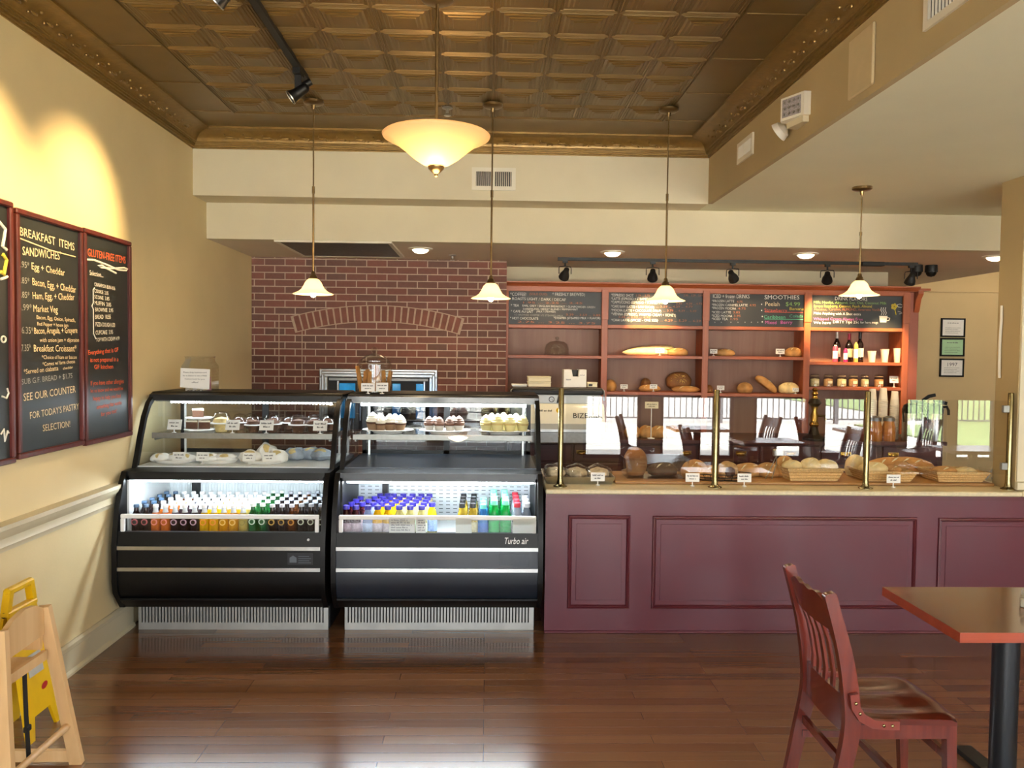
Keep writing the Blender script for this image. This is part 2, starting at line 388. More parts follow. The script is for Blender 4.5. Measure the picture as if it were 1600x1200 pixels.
# floor: long glossy reddish-brown strips laid across the room
def floor_mat():
    m = bpy.data.materials.new('hardwood_strips'); m.use_nodes = True; nt = m.node_tree; b = nt.nodes['Principled BSDF']
    tc = nt.nodes.new('ShaderNodeTexCoord')
    br = nt.nodes.new('ShaderNodeTexBrick'); br.inputs['Scale'].default_value = 1.; br.offset = .37; br.offset_frequency = 3; br.squash = 1
    br.inputs['Brick Width'].default_value = 1.15; br.inputs['Row Height'].default_value = .075; br.inputs['Mortar Size'].default_value = .0012
    br.inputs['Mortar Smooth'].default_value = .3; br.inputs['Bias'].default_value = 0
    br.inputs['Color1'].default_value = (*hx('#674229'), 1); br.inputs['Color2'].default_value = (*hx('#7c5638'), 1); br.inputs['Mortar'].default_value = (*hx('#3a1e12'), 1)
    nt.links.new(tc.outputs['Object'], br.inputs['Vector'])
    mp = nt.nodes.new('ShaderNodeMapping'); mp.inputs['Scale'].default_value = (.5, 40, 1)
    n = nt.nodes.new('ShaderNodeTexNoise'); n.inputs['Scale'].default_value = 1.5; n.inputs['Detail'].default_value = 6; n.inputs['Distortion'].default_value = .4
    nt.links.new(tc.outputs['Object'], mp.inputs['Vector']); nt.links.new(mp.outputs['Vector'], n.inputs['Vector'])
    r = nt.nodes.new('ShaderNodeMapRange'); r.inputs['To Min'].default_value = .8; r.inputs['To Max'].default_value = 1.2
    nt.links.new(n.outputs['Fac'], r.inputs['Value'])
    mx = nt.nodes.new('ShaderNodeVectorMath'); mx.operation = 'SCALE'
    nt.links.new(br.outputs['Color'], mx.inputs[0]); nt.links.new(r.outputs['Result'], mx.inputs['Scale'])
    nt.links.new(mx.outputs['Vector'], b.inputs['Base Color'])
    n2 = nt.nodes.new('ShaderNodeTexNoise'); n2.inputs['Scale'].default_value = 2.; mp2 = nt.nodes.new('ShaderNodeMapping'); mp2.inputs['Scale'].default_value = (1, 8, 1)
    nt.links.new(tc.outputs['Object'], mp2.inputs['Vector']); nt.links.new(mp2.outputs['Vector'], n2.inputs['Vector'])
    rr = nt.nodes.new('ShaderNodeMapRange'); rr.inputs['To Min'].default_value = .14; rr.inputs['To Max'].default_value = .24
    nt.links.new(n2.outputs['Fac'], rr.inputs['Value']); nt.links.new(rr.outputs['Result'], b.inputs['Roughness'])
    bp = nt.nodes.new('ShaderNodeBump'); bp.inputs['Strength'].default_value = .25; bp.inputs['Distance'].default_value = .002; bp.invert = True
    nt.links.new(br.outputs['Fac'], bp.inputs['Height']); nt.links.new(bp.outputs['Normal'], b.inputs['Normal'])
    b.inputs['Coat Weight'].default_value = .3; b.inputs['Coat Roughness'].default_value = .12
    return m
def brick_mat():
    m = bpy.data.materials.new('red_brick'); m.use_nodes = True; nt = m.node_tree; b = nt.nodes['Principled BSDF']
    tc = nt.nodes.new('ShaderNodeTexCoord'); sp = nt.nodes.new('ShaderNodeSeparateXYZ'); cb = nt.nodes.new('ShaderNodeCombineXYZ')
    nt.links.new(tc.outputs['Object'], sp.inputs['Vector']); nt.links.new(sp.outputs['X'], cb.inputs['X']); nt.links.new(sp.outputs['Z'], cb.inputs['Y'])
    br = nt.nodes.new('ShaderNodeTexBrick'); br.inputs['Scale'].default_value = 1.; br.inputs['Brick Width'].default_value = .181; br.inputs['Row Height'].default_value = .0617
    br.inputs['Mortar Size'].default_value = .0048; br.inputs['Mortar Smooth'].default_value = .15; br.inputs['Bias'].default_value = -.1
    br.inputs['Color1'].default_value = (*hx('#6e4136'), 1); br.inputs['Color2'].default_value = (*hx('#573d35'), 1); br.inputs['Mortar'].default_value = (*hx('#b3a08e'), 1)
    nt.links.new(cb.outputs['Vector'], br.inputs['Vector'])
    n = nt.nodes.new('ShaderNodeTexNoise'); n.inputs['Scale'].default_value = 40; n.inputs['Detail'].default_value = 5
    nt.links.new(tc.outputs['Object'], n.inputs['Vector'])
    r = nt.nodes.new('ShaderNodeMapRange'); r.inputs['To Min'].default_value = .75; r.inputs['To Max'].default_value = 1.2
    nt.links.new(n.outputs['Fac'], r.inputs['Value'])
    mx = nt.nodes.new('ShaderNodeVectorMath'); mx.operation = 'SCALE'
    nt.links.new(br.outputs['Color'], mx.inputs[0]); nt.links.new(r.outputs['Result'], mx.inputs['Scale']); nt.links.new(mx.outputs['Vector'], b.inputs['Base Color'])
    bp = nt.nodes.new('ShaderNodeBump'); bp.inputs['Strength'].default_value = .6; bp.inputs['Distance'].default_value = .006; bp.invert = True
    nt.links.new(br.outputs['Fac'], bp.inputs['Height']); nt.links.new(bp.outputs['Normal'], b.inputs['Normal'])
    b.inputs['Roughness'].default_value = .85
    return m
M_floor = floor_mat(); M_brick = brick_mat()
M_voussoir = mat('arch_brick', '#6c4034', .85, noise=.25, nscale=9, bump=.3, bscale=120)
M_mortar = mat('arch_mortar', '#a8947f', .9, noise=.1, nscale=50)

# ------------------------------------------------------------------ the room
XL, XR, Y1, Y2, Y3, YB, XE = -2.105, 1.589, 5.895, 6.174, 7.336, 7.85, 7.9
ZC, ZS, ZK = 3.19, 2.747, 2.48
YEND = 9.3
struct('floor', MB().box(XL-.12, XE, WY-.1, YEND+.2, -.08, 0), M_floor)
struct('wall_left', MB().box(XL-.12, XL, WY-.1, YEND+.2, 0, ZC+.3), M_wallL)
struct('wall_right', MB().box(XE, XE+.12, WY-.1, YEND+.2, 0, ZC+.3), M_tan)
# dropped soffits over the counter and over the right-hand side of the room
struct('trim_soffit', MB().box(XL, XR+.0, Y1, Y2, ZS, ZC+.3), M_wall)
struct('ceiling_low', MB().box(XR+.03, XE, WY-.1, Y1, ZS, ZS+.04).box(XR, XE, Y1, Y2, ZS, ZS+.04), M_ceil)
struct('wall_soffit', MB().box(XR, XR+.03, WY-.1, Y1, ZS, ZC+.3), M_tan)
struct('trim_header', MB().box(XL, XE, Y2, Y2+.12, ZK, ZS+.2), M_wall)
XC = 4.87
struct('ceiling_kitchen', MB().box(XL, XC, Y2+.12, YEND+.2, ZK, ZK+.05).box(XC-.02, XC, Y2+.12, YEND+.2, ZK+.05, 3.0), M_kceil)
struct('ceiling_raised', MB().box(XC, XE, Y2+.12, YEND+.2, 3.0, 3.05), M_wall)
struct('wall_kitchen', MB().box(.1, 3.9, YB, YB+.1, 0, ZK), M_wall)
struct('wall_rear', MB().box(XL, XE, YEND+.16, YEND+.2, 0, ZC+.3), M_wall)
struct('wall_back', MB().box(3.9, XE, YEND, YEND+.06, 0, 2.437).box(3.9, XE, YEND+.07, YEND+.15, 0, 3.05), M_wheat)
struct('trim_ledge', MB().box(3.9, XE, YEND-.02, YEND, 2.415, 2.437), M_wheat)
# brick chimney face
struct('wall_brick', MB().box(XL, .167, Y3, Y3+.5, 0, ZK), M_brick)
# pillar at the right end of the counter, with its rail return
_pl = struct('wall_pillar', MB().box(3.2, 3.75, 4.8, 5.02, 0, ZS), M_tan)
struct('trim_rail_lit_front', MB().box(3.2, 3.75, 4.775, 4.8, .862, .905).box(3.205, 3.75, 4.79, 4.8, .91, ZS), M_wall)  # rail return, plus a paler sheet painting window light on the front

# pressed-tin ceiling: one mesh of stepped square panels
cb = MB(); T = .281; X0 = .02-6*T; NX = 10; YT0 = 5.17+.281*.9
x_l, x_r = X0, X0+NX*T
cb.box(XL, XR, WY-.1, Y1, ZC+.012, ZC+.06)
def frustum(b, x0, x1, y0, y1, z, ins, dz):
    b.add([(x0, y0, z), (x1, y0, z), (x1, y1, z), (x0, y1, z), (x0+ins, y0+ins, z-dz), (x1-ins, y0+ins, z-dz), (x1-ins, y1-ins, z-dz), (x0+ins, y1-ins, z-dz)],
          [(0, 1, 5, 4), (1, 2, 6, 5), (2, 3, 7, 6), (3, 0, 4, 7), (4, 5, 6, 7)])
def ring(b, x0, x1, y0, y1, z, w, dz):            # raised bead frame
    for (a0, a1, c0, c1) in ((x0, x1, y0, y0+w), (x0, x1, y1-w, y1), (x0, x0+w, y0, y1), (x1-w, x1, y0, y1)):
        frustum(b, a0, a1, c0, c1, z, w*.35, dz)
nrow = int((YT0-WY)/T)
for j in range(nrow):
    y1 = YT0-j*T; y0 = y1-T
    for i in range(NX):
        x0 = X0+i*T; x1 = x0+T; z = ZC+.012
        ring(cb, x0+.004, x1-.004, y0+.004, y1-.004, z, .008, .004)
        ring(cb, x0+.020, x1-.020, y0+.020, y1-.020, z, .006, .004)
        frustum(cb, x0+.040, x1-.040, y0+.040, y1-.040, z, .009, .007)
        frustum(cb, x0+.062, x1-.062, y0+.062, y1-.062, z-.007, .007, .005)
        frustum(cb, x0+.082, x1-.082, y0+.082, y1-.082, z-.012, .005, .003)
# flat perimeter sheets, with lapped seams
cb.box(x_r+.002, XR, WY, Y1, ZC+.004, ZC+.02).box(XL, x_l-.002, WY, Y1, ZC+.004, ZC+.02).box(x_l-.002, x_r+.002, YT0, Y1, ZC+.004, ZC+.02)
for k in range(12):
    yy = YT0-.05-k*2*T
    cb.box(x_r+.01, XR-.1, yy, yy+.006, ZC-.001, ZC+.006).box(XL+.1, x_l-.01, yy, yy+.006, ZC-.001, ZC+.006)
struct('ceiling', cb, M_bronze, sharp=20)

# bronze cornice with pressed rosettes
CP, CH = .165, .103
def cprof(n=8):                                     # (out from wall, height) from ceiling edge down to the wall foot
    pts = [(0, ZC+.01), (CP, ZC+.01), (CP, ZC-.008), (CP-.012, ZC-.01)]
    for k in range(n+1):
        a = k/n*PI/2; pts.append((CP-.02-(CP-.05)*math.sin(a)*.9, ZC-.012-(CH-.045)*(1-math.cos(a))))
    pts += [(.036, ZC-CH+.03), (.036, ZC-CH+.022), (.028, ZC-CH+.022), (.028, ZC-CH+.010), (.018, ZC-CH+.010), (.018, ZC-CH-.002), (.006, ZC-CH-.004), (.006, ZC-CH-.012), (0, ZC-CH-.012)]
    return pts
pr = cprof()
def cornice(name, seg):                             # seg: list of (fn(out,z)->start,end)
    b = MB(); n = len(pr); A = [seg(o, z, 0) for o, z in pr]; B = [seg(o, z, 1) for o, z in pr]
    b.add(A+B, [(i, (i+1) % n, n+(i+1) % n, n+i) for i in range(n)]+[tuple(range(n)), tuple(range(2*n-1, n-1, -1))])
    return b
bb = cornice('b', lambda o, z, e: (XL+o if e == 0 else XR-o, Y1-o, z))
k = 0; xx = XL+.25
while xx < XR-.2:
    bb.ell((xx, Y1-.088, ZC-.036), (.007, .007, .007), 8, 5).ell((xx+.06, Y1-.062, ZC-.056), (.008, .008, .008), 8, 5).ell((xx+.09, Y1-.062, ZC-.058), (.007, .007, .007), 8, 5)
    bb.ell((xx+.03, Y1-.072, ZC-.05), (.03, .007, .008), 10, 5)
    xx += .13
struct('trim_cornice_back', bb, M_cornice)
bl = cornice('l', lambda o, z, e: (XL+o, WY if e == 0 else Y1-o, z))
br_ = cornice('r', lambda o, z, e: (XR-o, WY if e == 0 else Y1-o, z))
yy = Y1-.3
while yy > 1.5:
    for b, s, x in ((bl, 1, XL), (br_, -1, XR)):
        b.ell((x+s*.088, yy, ZC-.036), (.007, .007, .007), 8, 5).ell((x+s*.062, yy-.06, ZC-.056), (.008, .008, .008), 8, 5).ell((x+s*.072, yy-.03, ZC-.05), (.007, .03, .008), 8, 5)
    yy -= .13
struct('trim_cornice_left', bl, M_cornice); struct('trim_cornice_right', br_, M_cornice)

# chair rail and baseboard of the left wall
rp = [(0, .76), (.012, .76), (.014, .775), (.022, .785), (.018, .80), (.02, .82), (.034, .835), (.046, .85), (.05, .862), (.055, .868), (.055, .888), (0, .892)]
struct('trim_chair_rail', MB().prism([(XL+a, z) for a, z in rp], 'Y', WY, 4.74), M_trim)
bp_ = [(0, 0), (.028, 0), (.028, .012), (.02, .022), (.015, .024), (.015, .125), (.02, .13), (.02, .15), (.008, .162), (0, .162)]
struct('baseboard_left', MB().prism([(XL+a, z) for a, z in bp_], 'Y', WY, 4.85), M_trim)

# window front behind the camera, terrace outside (seen mirrored in the glass)
wf = MB().box(XL-.12, XE+.12, WY-.12, WY, WZ1, ZC+.3).box(XL-.12, XE+.12, WY-.12, WY, 0, WZ0)
ed = [XL-.12]+[v for w in WINS for v in w]+[XE+.12]
for k in range(0, len(ed), 2): wf.box(ed[k], ed[k+1], WY-.12, WY, WZ0, WZ1)
struct('wall_front', wf, M_tan)
struct('ceiling_front', MB().box(XL-.3, XE+.3, WY-.14, YEND+.4, ZC+.3, ZC+.36), M_wall)
for k, (a, b) in enumerate(WINS):
    fr = MB()
    for (x0, x1, z0, z1) in ((a, b, WZ0, WZ0+.05), (a, b, WZ1-.05, WZ1), (a, a+.045, WZ0, WZ1), (b-.045, b, WZ0, WZ1), (a, b, 2.02, 2.07)): fr.box(x0, x1, WY-.09, WY-.03, z0, z1)
    w = struct('window_%d' % (k+1), fr, M_blackmatte)
    MB().quad((a+.04, WY-.06, WZ0+.04), (b-.04, WY-.06, WZ0+.04), (b-.04, WY-.06, WZ1-.04), (a+.04, WY-.06, WZ1-.04)).build('pane', M_glass, w)
M_deck = mat('pale_paving', '#dedbd4', .8, noise=.08, nscale=4)
M_lawn = mat('lawn', '#56663f', .9, noise=.3, nscale=8)
struct('ground', MB().box(-20, 30, -40, WY-.1, -.2, -.08), M_deck)
struct('ground_lawn', MB().box(9.3, 22, -10.6, -5.0, -.09, -.05).box(12, 30, -30, -10.6, -.09, -.05), M_lawn)
M_railing = mat('painted_railing', '#3b3d42', .5, noise=.05)
RY = -11.0
rl = thing('terrace_railing', (2, RY, -.08), 'dark picket railing on the terrace, mirrored in the counter glass', 'railing')
MB().box(-6, 18, RY-.03, RY+.03, .92, .98).box(-6, 18, RY-.02, RY+.02, .02, .06).build('rail', M_railing, rl)
pk = MB()
x = -6.
while x < 18: pk.box(x, x+.025, RY-.01, RY+.01, .04, .94); x += .15
pk.build('picket', M_railing, rl)
for x in range(-6, 19, 3): MB().box(x-.05, x+.05, RY-.05, RY+.05, -.08, 1.05).build('post', M_railing, rl)

# ------------------------------------------------------------------ wall plates and ceiling fittings
def vent(name, c, w, h, nrm, lab, n=16, flat=False):
    r = thing(name, c, lab, 'vent')
    a, b = MB(), MB()
    bk = MB()
    for (u0, u1, v0, v1) in ((-w/2, w/2, h/2-.028, h/2), (-w/2, w/2, -h/2, -h/2+.028), (-w/2, -w/2+.03, -h/2+.028, h/2-.028), (w/2-.03, w/2, -h/2+.028, h/2-.028)):
        a.box(u0, u1, -.012, 0, v0, v1)
    a.box(-w/2+.01, w/2-.01, -.004, 0, -h/2+.01, h/2-.01)
    bk.box(-w/2+.03, w/2-.03, -.006, -.0045, -h/2+.028, h/2-.028)
    for i in range(n):
        u = -w/2+.03+(w-.06)*(i+.5)/n
        b.bar((u, -.010, -h/2+.028), (u, -.010, h/2-.028), .003, .008, up=(.5, 1, 0))
    b.box(-.004, .004, -.014, -.006, -h/2+.028, h/2-.028)
    rz = {'Y': 0, 'X': -PI/2}[nrm]
    a.build('frame', M_white, r, world=False); bk.build('backing', M_blackmatte, r, world=False); b.build('louvre', M_white, r, world=False)
    r.rotation_euler = (0, 0, rz)
    return r
c1 = (P(737, 262, Y1)+P(806, 298, Y1))/2
vent('wall_vent', (c1.x, Y1, c1.z), .315, .16, 'Y', 'white louvred air vent on the cream soffit beside the second pendant rod', 18)
vent('wall_vent', (XR, 5.04, 2.93), .30, .13, 'X', 'small louvred vent at the far end of the tan soffit side', 12)
vent('wall_vent', (XR, 2.72, 2.945), .5, .21, 'X', 'large louvred vent at the top edge of the photo on the tan soffit', 20)
cv = thing('cover_plate', (XR, 3.47, 2.905), 'flat painted cover plate on the tan soffit before the emergency light', 'plate')
MB().cbox(XR-.014, XR, 3.355, 3.585, 2.778, 3.035, .005).build('plate', mat('plate_paint', '#c3b08a', .6, noise=.03), cv)
# emergency light
el = thing('emergency_light', (XR, 4.12, 2.86), 'white twin-head emergency light on the tan soffit', 'emergency light')
MB().prism([(XR, 4.21), (XR-.085, 4.20), (XR-.10, 4.17), (XR-.035, 4.03), (XR, 4.03)], 'Z', 2.85, 2.965).build('housing', M_white, el)
MB().prism([(XR, 4.20), (XR-.06, 4.19), (XR-.03, 4.05), (XR, 4.05)], 'Z', 2.82, 2.85).build('test_cover', M_trim, el)
hb = MB(); c_ = Vector((XR-.04, 4.30, 2.85)); d_ = Vector((-.6, .55, -.5)).normalized()
hb.cyl(c_, c_+d_*.03, .045, .055, 14).cyl(c_-d_*.02, c_, .02, .045, 14); hb.build('lamp_head', M_white, el)
la, lb = Vector((XR-.0965, 4.155, 0)), Vector((XR-.0425, 4.046, 0)); ln = Vector((-.9, -.44, 0)).normalized()
MB().add([la+ln*.002+Vector((0, 0, 2.862)), lb+ln*.002+Vector((0, 0, 2.862)), lb+ln*.002+Vector((0, 0, 2.953)), la+ln*.002+Vector((0, 0, 2.953))], [(0, 1, 2, 3)]).build('lens', mat('led_lens', '#b9b3b5', .2, noise=.3, nscale=150, metal=.3), el)
dd = MB()
for i in range(4):
    for j in range(3): p_ = la.lerp(lb, (i+.5)/4)+Vector((0, 0, 2.877+j*.03)); dd.cyl(p_+ln*.002, p_+ln*.005, .007, n=8)
dd.build('diode', M_steeld, el)
# sprinklers
def sprinkler(c, lab):
    r = thing('sprinkler', c, lab, 'sprinkler', 'ceiling sprinklers')
    MB().lathe([(.034, 0), (.034, -.004), (.02, -.01), (.01, -.012), (.01, -.03), (.004, -.034)], c, 14).build('escutcheon', M_steel, r)
    MB().lathe([(.003, -.052), (.022, -.05), (.022, -.047), (.003, -.047)], c, 14).cyl((c[0]-.009, c[1], c[2]-.03), (c[0]-.009, c[1], c[2]-.05), .002, n=6).cyl((c[0]+.009, c[1], c[2]-.03), (c[0]+.009, c[1], c[2]-.05), .002, n=6).build('deflector', M_steel, r)
sprinkler((-.267, 5.187, ZC-.002), 'small chrome sprinkler on the tin ceiling beside the bowl lamp')
q = PZ(707, 402, ZK-.02); sprinkler((q.x, q.y, ZK), 'small chrome sprinkler on the kitchen ceiling above the bricks')
# return-air grille on the kitchen ceiling
rg = thing('ceiling_grille', (-1.16, 6.65, ZK), 'large grey return-air grille on the kitchen ceiling above the brick wall', 'vent')
g = MB()
for (x0, x1, y0, y1) in ((-1.61, -.73, 6.19, 6.22), (-1.61, -.73, 7.1, 7.13), (-1.61, -1.58, 6.22, 7.1), (-.76, -.73, 6.22, 7.1)): g.box(x0, x1, y0, y1, ZK-.014, ZK)
g.build('frame', M_white, rg)
g = MB()
for i in range(26): yv = 6.23+i*.0335; g.bar((-1.58, yv, ZK-.006), (-.76, yv, ZK-.006), .026, .003, up=(0, .45, 1))
g.build('louvre', M_steeld, rg)
# recessed cans
for k, (px, py) in enumerate(((657, 394), (957, 399), (1259, 402), (1555, 406))):
    c = PZ(px, py, ZK-.03); c = Vector((c.x, c.y, ZK))
    r = thing('recessed_light', c, ['recessed ceiling light shining above the brick wall', 'recessed ceiling light between the second and third pendants', 'recessed ceiling light just left of the fourth pendant rod', 'recessed ceiling light near the tan pillar'][k], 'ceiling light', 'recessed kitchen ceiling lights')
    MB().lathe([(.062, 0), (.098, 0), (.098, -.007), (.085, -.012), (.066, -.012), (.062, -.006)], c, 28).build('trim_ring', M_white, r)
    MB().lathe([(.066, -.008), (.062, -.02), (.045, -.034), (.02, -.041), (.0, -.042)], c, 24).build('lens', M_recess, r)
    lamp('recessed_lamp', 'SPOT', c+Vector((0, 0, -.06)), 40, WARM, r, aim=c+Vector((0, 0, -2)), size=.06, angle=130, blend=.7)

fl = thing('added_ceiling_lamp', (6.0, 8.0, 3.0), 'added unseen round lamp brightening the raised back corner behind the tan pillar', 'ceiling light')  # unseen lamp added to brighten the certificate wall
MB().lathe([(0, 0), (.16, 0), (.16, -.02), (0, -.02)], (6.0, 8.0, 3.0), 24).build('base', M_white, fl)
MB().lathe([(.15, -.02), (.13, -.06), (.07, -.085), (0, -.09)], (6.0, 8.0, 3.0), 24).build('lens', M_recess, fl)
lamp('added_lamp_glow', 'POINT', (6.0, 8.0, 2.86), 24, (1., .86, .66), fl, size=.08)

# ------------------------------------------------------------------ track lights
def spot_head(name, top, aim, lab, grp, energy, mt=None, col=WARM, yoke=True, angle=48):
    top = Vector(top); r = thing(name, top, lab, 'track light', grp)
    MB().box(top.x-.022, top.x+.022, top.y-.012, top.y+.012, top.z-.02, top.z).cyl(top+Vector((0, 0, -.02)), top+Vector((0, 0, -.05)), .008, n=8).build('adapter', M_blackmatte, r)
    c = top+Vector((0, 0, -.115)); d = (Vector(aim)-c).normalized()
    side = d.cross(Vector((0, 0, 1))).normalized()
    y = MB().tube([top+Vector((0, 0, -.048))-side*.0, c+side*-.052+Vector((0, 0, .06)), c-side*.055+Vector((0, 0, .045)), c-side*.055], .004, 6)
    y.tube([top+Vector((0, 0, -.048)), c+side*.052+Vector((0, 0, .06)), c+side*.055+Vector((0, 0, .045)), c+side*.055], .004, 6)
    y.build('yoke', M_blackmatte, r)
    MB().cyl(c-d*.062, c-d*.03, .022, .026, 14).cyl(c-d*.03, c+d*.015, .026, .042, 16).cyl(c+d*.015, c+d*.045, .042, .046, 16, caps=False).cyl(c+d*.044, c+d*.045, .046, .035, 16, caps=False).build('lamp_can', M_blackmatte, r)
    MB().cyl(c+d*.02, c+d*.024, .036, n=14).build('bulb', M_bulb, r)
    if energy: lamp('spot_beam', 'SPOT', c+d*.06, energy, col, r, aim=aim, size=.03, angle=angle, blend=.75)
    return r
# track on the tin ceiling
tr = thing('ceiling_track', (-1.04, 3.0, ZC), 'black lighting track running along the tin ceiling', 'lighting track')
MB().box(-1.055, -1.02, 1.2, 4.72, ZC-.022, ZC+.004).build('channel', M_blackmatte, tr)
g1 = 'spotlights of the tin ceiling track'
def can_head(top, aim, lab, energy, back):
    top = Vector(top); r = thing('track_spotlight', top, lab, 'track light', g1)
    MB().box(top.x-.02, top.x+.02, top.y-.05, top.y+.05, top.z-.03, top.z).build('adapter', M_black, r)
    c = top+Vector((0, -.0, -.12)); d = (Vector(aim)-c).normalized()
    MB().bar(top+Vector((0, 0, -.02)), c, .035, .022, up=(0, 1, 0)).build('stem', M_black, r)
    MB().cyl(c-d*.04, c+d*.015, .027, .030, 16).ell(c-d*.04, (.027, .027, .027), 12, 8).cyl(c+d*.015, c+d*.05, .030, .038, 16, caps=False).build('lamp_can', M_black, r)
    MB().cyl(c+d*.048, c+d*.053, .04, .04, 16, caps=False).build('bezel', M_steel, r)
    MB().cyl(c+d*.03, c+d*.034, .030, n=14).build('bulb', M_bulb, r)
    MB().cyl(top+Vector((.02, .02, -.08)), top+Vector((.06, .03, -.05)), .020, n=14).build('transformer', M_black, r)
    if energy: lamp('spot_beam', 'SPOT', c+d*.08, energy, (1., .71, .32), r, aim=aim, size=.03, angle=60, blend=1.)
can_head((-1.04, 4.5, ZC-.02), (XL, 4.25, 2.22), 'black track spotlight above the first pendant, aimed at the left wall', 230, 0)
can_head((-1.04, 3.28, ZC-.02), (XL, 3.42, 2.22), 'black track spotlight cut by the top edge of the photo', 230, 0)
can_head((-1.04, 2.4, ZC-.02), (XL, 2.5, 2.30), 'black track spotlight nearest the street windows', 60, 0)
# track on the kitchen ceiling
tr2 = thing('kitchen_track', (2.1, 7.02, ZK), 'thin black lighting track on the kitchen ceiling above the chalkboards', 'lighting track')
MB().box(.6, 3.75, 7.02, 7.05, ZK-.026, ZK).build('channel', M_blackmatte, tr2)
MB().cbox(3.25, 3.45, 7.0, 7.07, ZK-.035, ZK, .004).build('feed_box', M_blackmatte, tr2)
g2 = 'spotlights of the kitchen track'
heads = [(883, (.55, 7.55, 1.95), 10, 'leftmost spotlight of the kitchen track, over the hot drinks board'), (1020, (1.52, 7.58, 1.92), 170, 'second spotlight of the kitchen track, over the espresso board'),
         (1145, (2.5, 7.55, 1.9), 35, 'third spotlight of the kitchen track, over the cold drinks board'), (1293, (3.16, 7.55, 1.95), 190, 'fourth spotlight of the kitchen track, beside the last pendant rod'), (1424, (3.72, 7.6, 1.55), 130, 'last spotlight of the kitchen track, at its right end')]
for px, aim, e, lab in heads:
    c = P(px, 414, 7.035); spot_head('track_spotlight', (c.x, 7.035, ZK-.026), aim, lab, g2, e, angle=52, col=(1., .68, .32))
for px, lab in ((1432, 'black dome camera beside the last kitchen spotlight'), (1455, 'black dome camera above the cabinet end')):
    c = P(px, 424, 7.2); c.z = ZK
    r = thing('dome_camera', c, lab, 'security camera', 'black ceiling dome cameras')
    MB().lathe([(.05, 0), (.052, -.02), (.054, -.05), (.054, -.062), (.046, -.064)], c, 20).build('housing', M_blackmatte, r)
    MB().lathe([(.046, -.062), (.042, -.08), (.028, -.098), (.0, -.106)], c, 20).build('dome', M_black, r)

# ------------------------------------------------------------------ pendants
bell = [(.0, 0), (.02, 0), (.03, -.006), (.044, -.022), (.054, -.045), (.066, -.066), (.085, -.082), (.108, -.092), (.114, -.096), (.110, -.098), (.086, -.087), (.062, -.07), (.05, -.048), (.04, -.024), (.026, -.008)]
def pendant(loc, ztop, zsh, lab):
    x, y = loc; r = thing('pendant_lamp', (x, y, ztop), lab, 'pendant lamp', 'bell pendants over the counter')
    MB().lathe([(.0, 0), (.062, 0), (.062, -.014), (.05, -.022), (.014, -.026), (.01, -.05), (.0, -.05)], (x, y, ztop), 24).build('canopy', M_bronzeD, r)
    L = ztop-zsh
    MB().cyl((x, y, ztop-.04), (x, y, zsh+.5*L), .0045, n=8).cyl((x, y, zsh+.5*L), (x, y, zsh+.03), .0065, n=8).cyl((x, y, zsh+.48*L), (x, y, zsh+.52*L), .009, n=8).build('rod', M_bronzeD, r)
    MB().lathe([(.008, .045), (.012, .04), (.014, .025), (.02, .02), (.026, .006), (.028, -.006), (.0, -.008)], (x, y, zsh), 18).build('socket_cap', M_bronzeD, r)
    MB().lathe([(a*1.1, b*1.02) for a, b in bell[1:]], (x, y, zsh), 32).build('shade', M_shade, r)
    MB().lathe([(.0, -.118), (.012, -.114), (.02, -.1), (.02, -.086), (.012, -.07), (.008, -.04)], (x, y, zsh), 16).build('bulb', M_bulb, r)
    lamp('pendant_glow', 'POINT', (x, y, zsh-.135), 7, WARM, r, size=.025)
for px, lab in ((490, 'leftmost bell pendant, hanging in front of the brick arch'), (770, 'second bell pendant, hanging at the right edge of the bricks'), (1045, 'third bell pendant, hanging in front of the espresso chalkboard')):
    q = PZ(px, 163 if px < 600 else 168 if px < 900 else 175, ZC-.02); w = P(px+2, 435 if px < 600 else 442 if px < 900 else 446, q.y)
    pendant((q.x, q.y), ZC, w.z, lab)
q = PZ(1347, 295, ZS-.01); w = P(1345, 438, q.y)
pendant((q.x, q.y), ZS, w.z, 'rightmost bell pendant, on the short rod below the low ceiling')
# bowl pendants
M_bowlbulb = mat('bowl_bulb', '#ffffff', .5, emit=(1., .80, .50), es=34.)
def bowl_pendant(bx, by, ztop, zb, lab, up, down):
    r = thing('bowl_pendant', (bx, by, ztop), lab, 'pendant lamp')
    MB().lathe([(0, 0), (.07, 0), (.07, -.014), (.05, -.024), (.012, -.03), (.0, -.03)], (bx, by, ztop), 24).build('canopy', M_bronzeD, r)
    MB().cyl((bx, by, ztop-.02), (bx, by, zb+.14), .008, n=10).cyl((bx, by, zb+.06), (bx, by, zb+.14), .02, n=12).build('rod', M_bronzeD, r)
    out = [(.022, 0), (.06, .012), (.10, .038), (.14, .072), (.18, .102), (.215, .118), (.232, .128), (.236, .137), (.228, .144)]
    inn = [(.20, .135), (.17, .11), (.13, .08), (.095, .05), (.05, .022), (.022, .012)]
    MB().lathe([(a, b+zb) for a, b in out+inn], (bx, by, 0), 48).build('shade', M_bowl, r)
    MB().lathe([(.0, -.045), (.008, -.04), (.009, -.03), (.02, -.022), (.034, -.008), (.036, .002), (.0, .006)], (bx, by, zb), 20).build('finial', M_bronzeD, r)
    for k in range(3):
        a = k*2*PI/3+.4; MB().ell((bx+.07*math.cos(a), by+.07*math.sin(a), zb+.085), (.026, .026, .036), 12, 8).build('bulb', M_bowlbulb, r)
    lamp('bowl_glow', 'POINT', (bx, by, zb+.115), up, WARM, r, size=.06)
    lamp('bowl_downlight', 'POINT', (bx, by, zb-.10), down, WARM, r, size=.08)
bowl_pendant(-.2325, 3.6, ZC, 2.46, 'large amber glass bowl pendant on a long bronze rod', 15, 10)
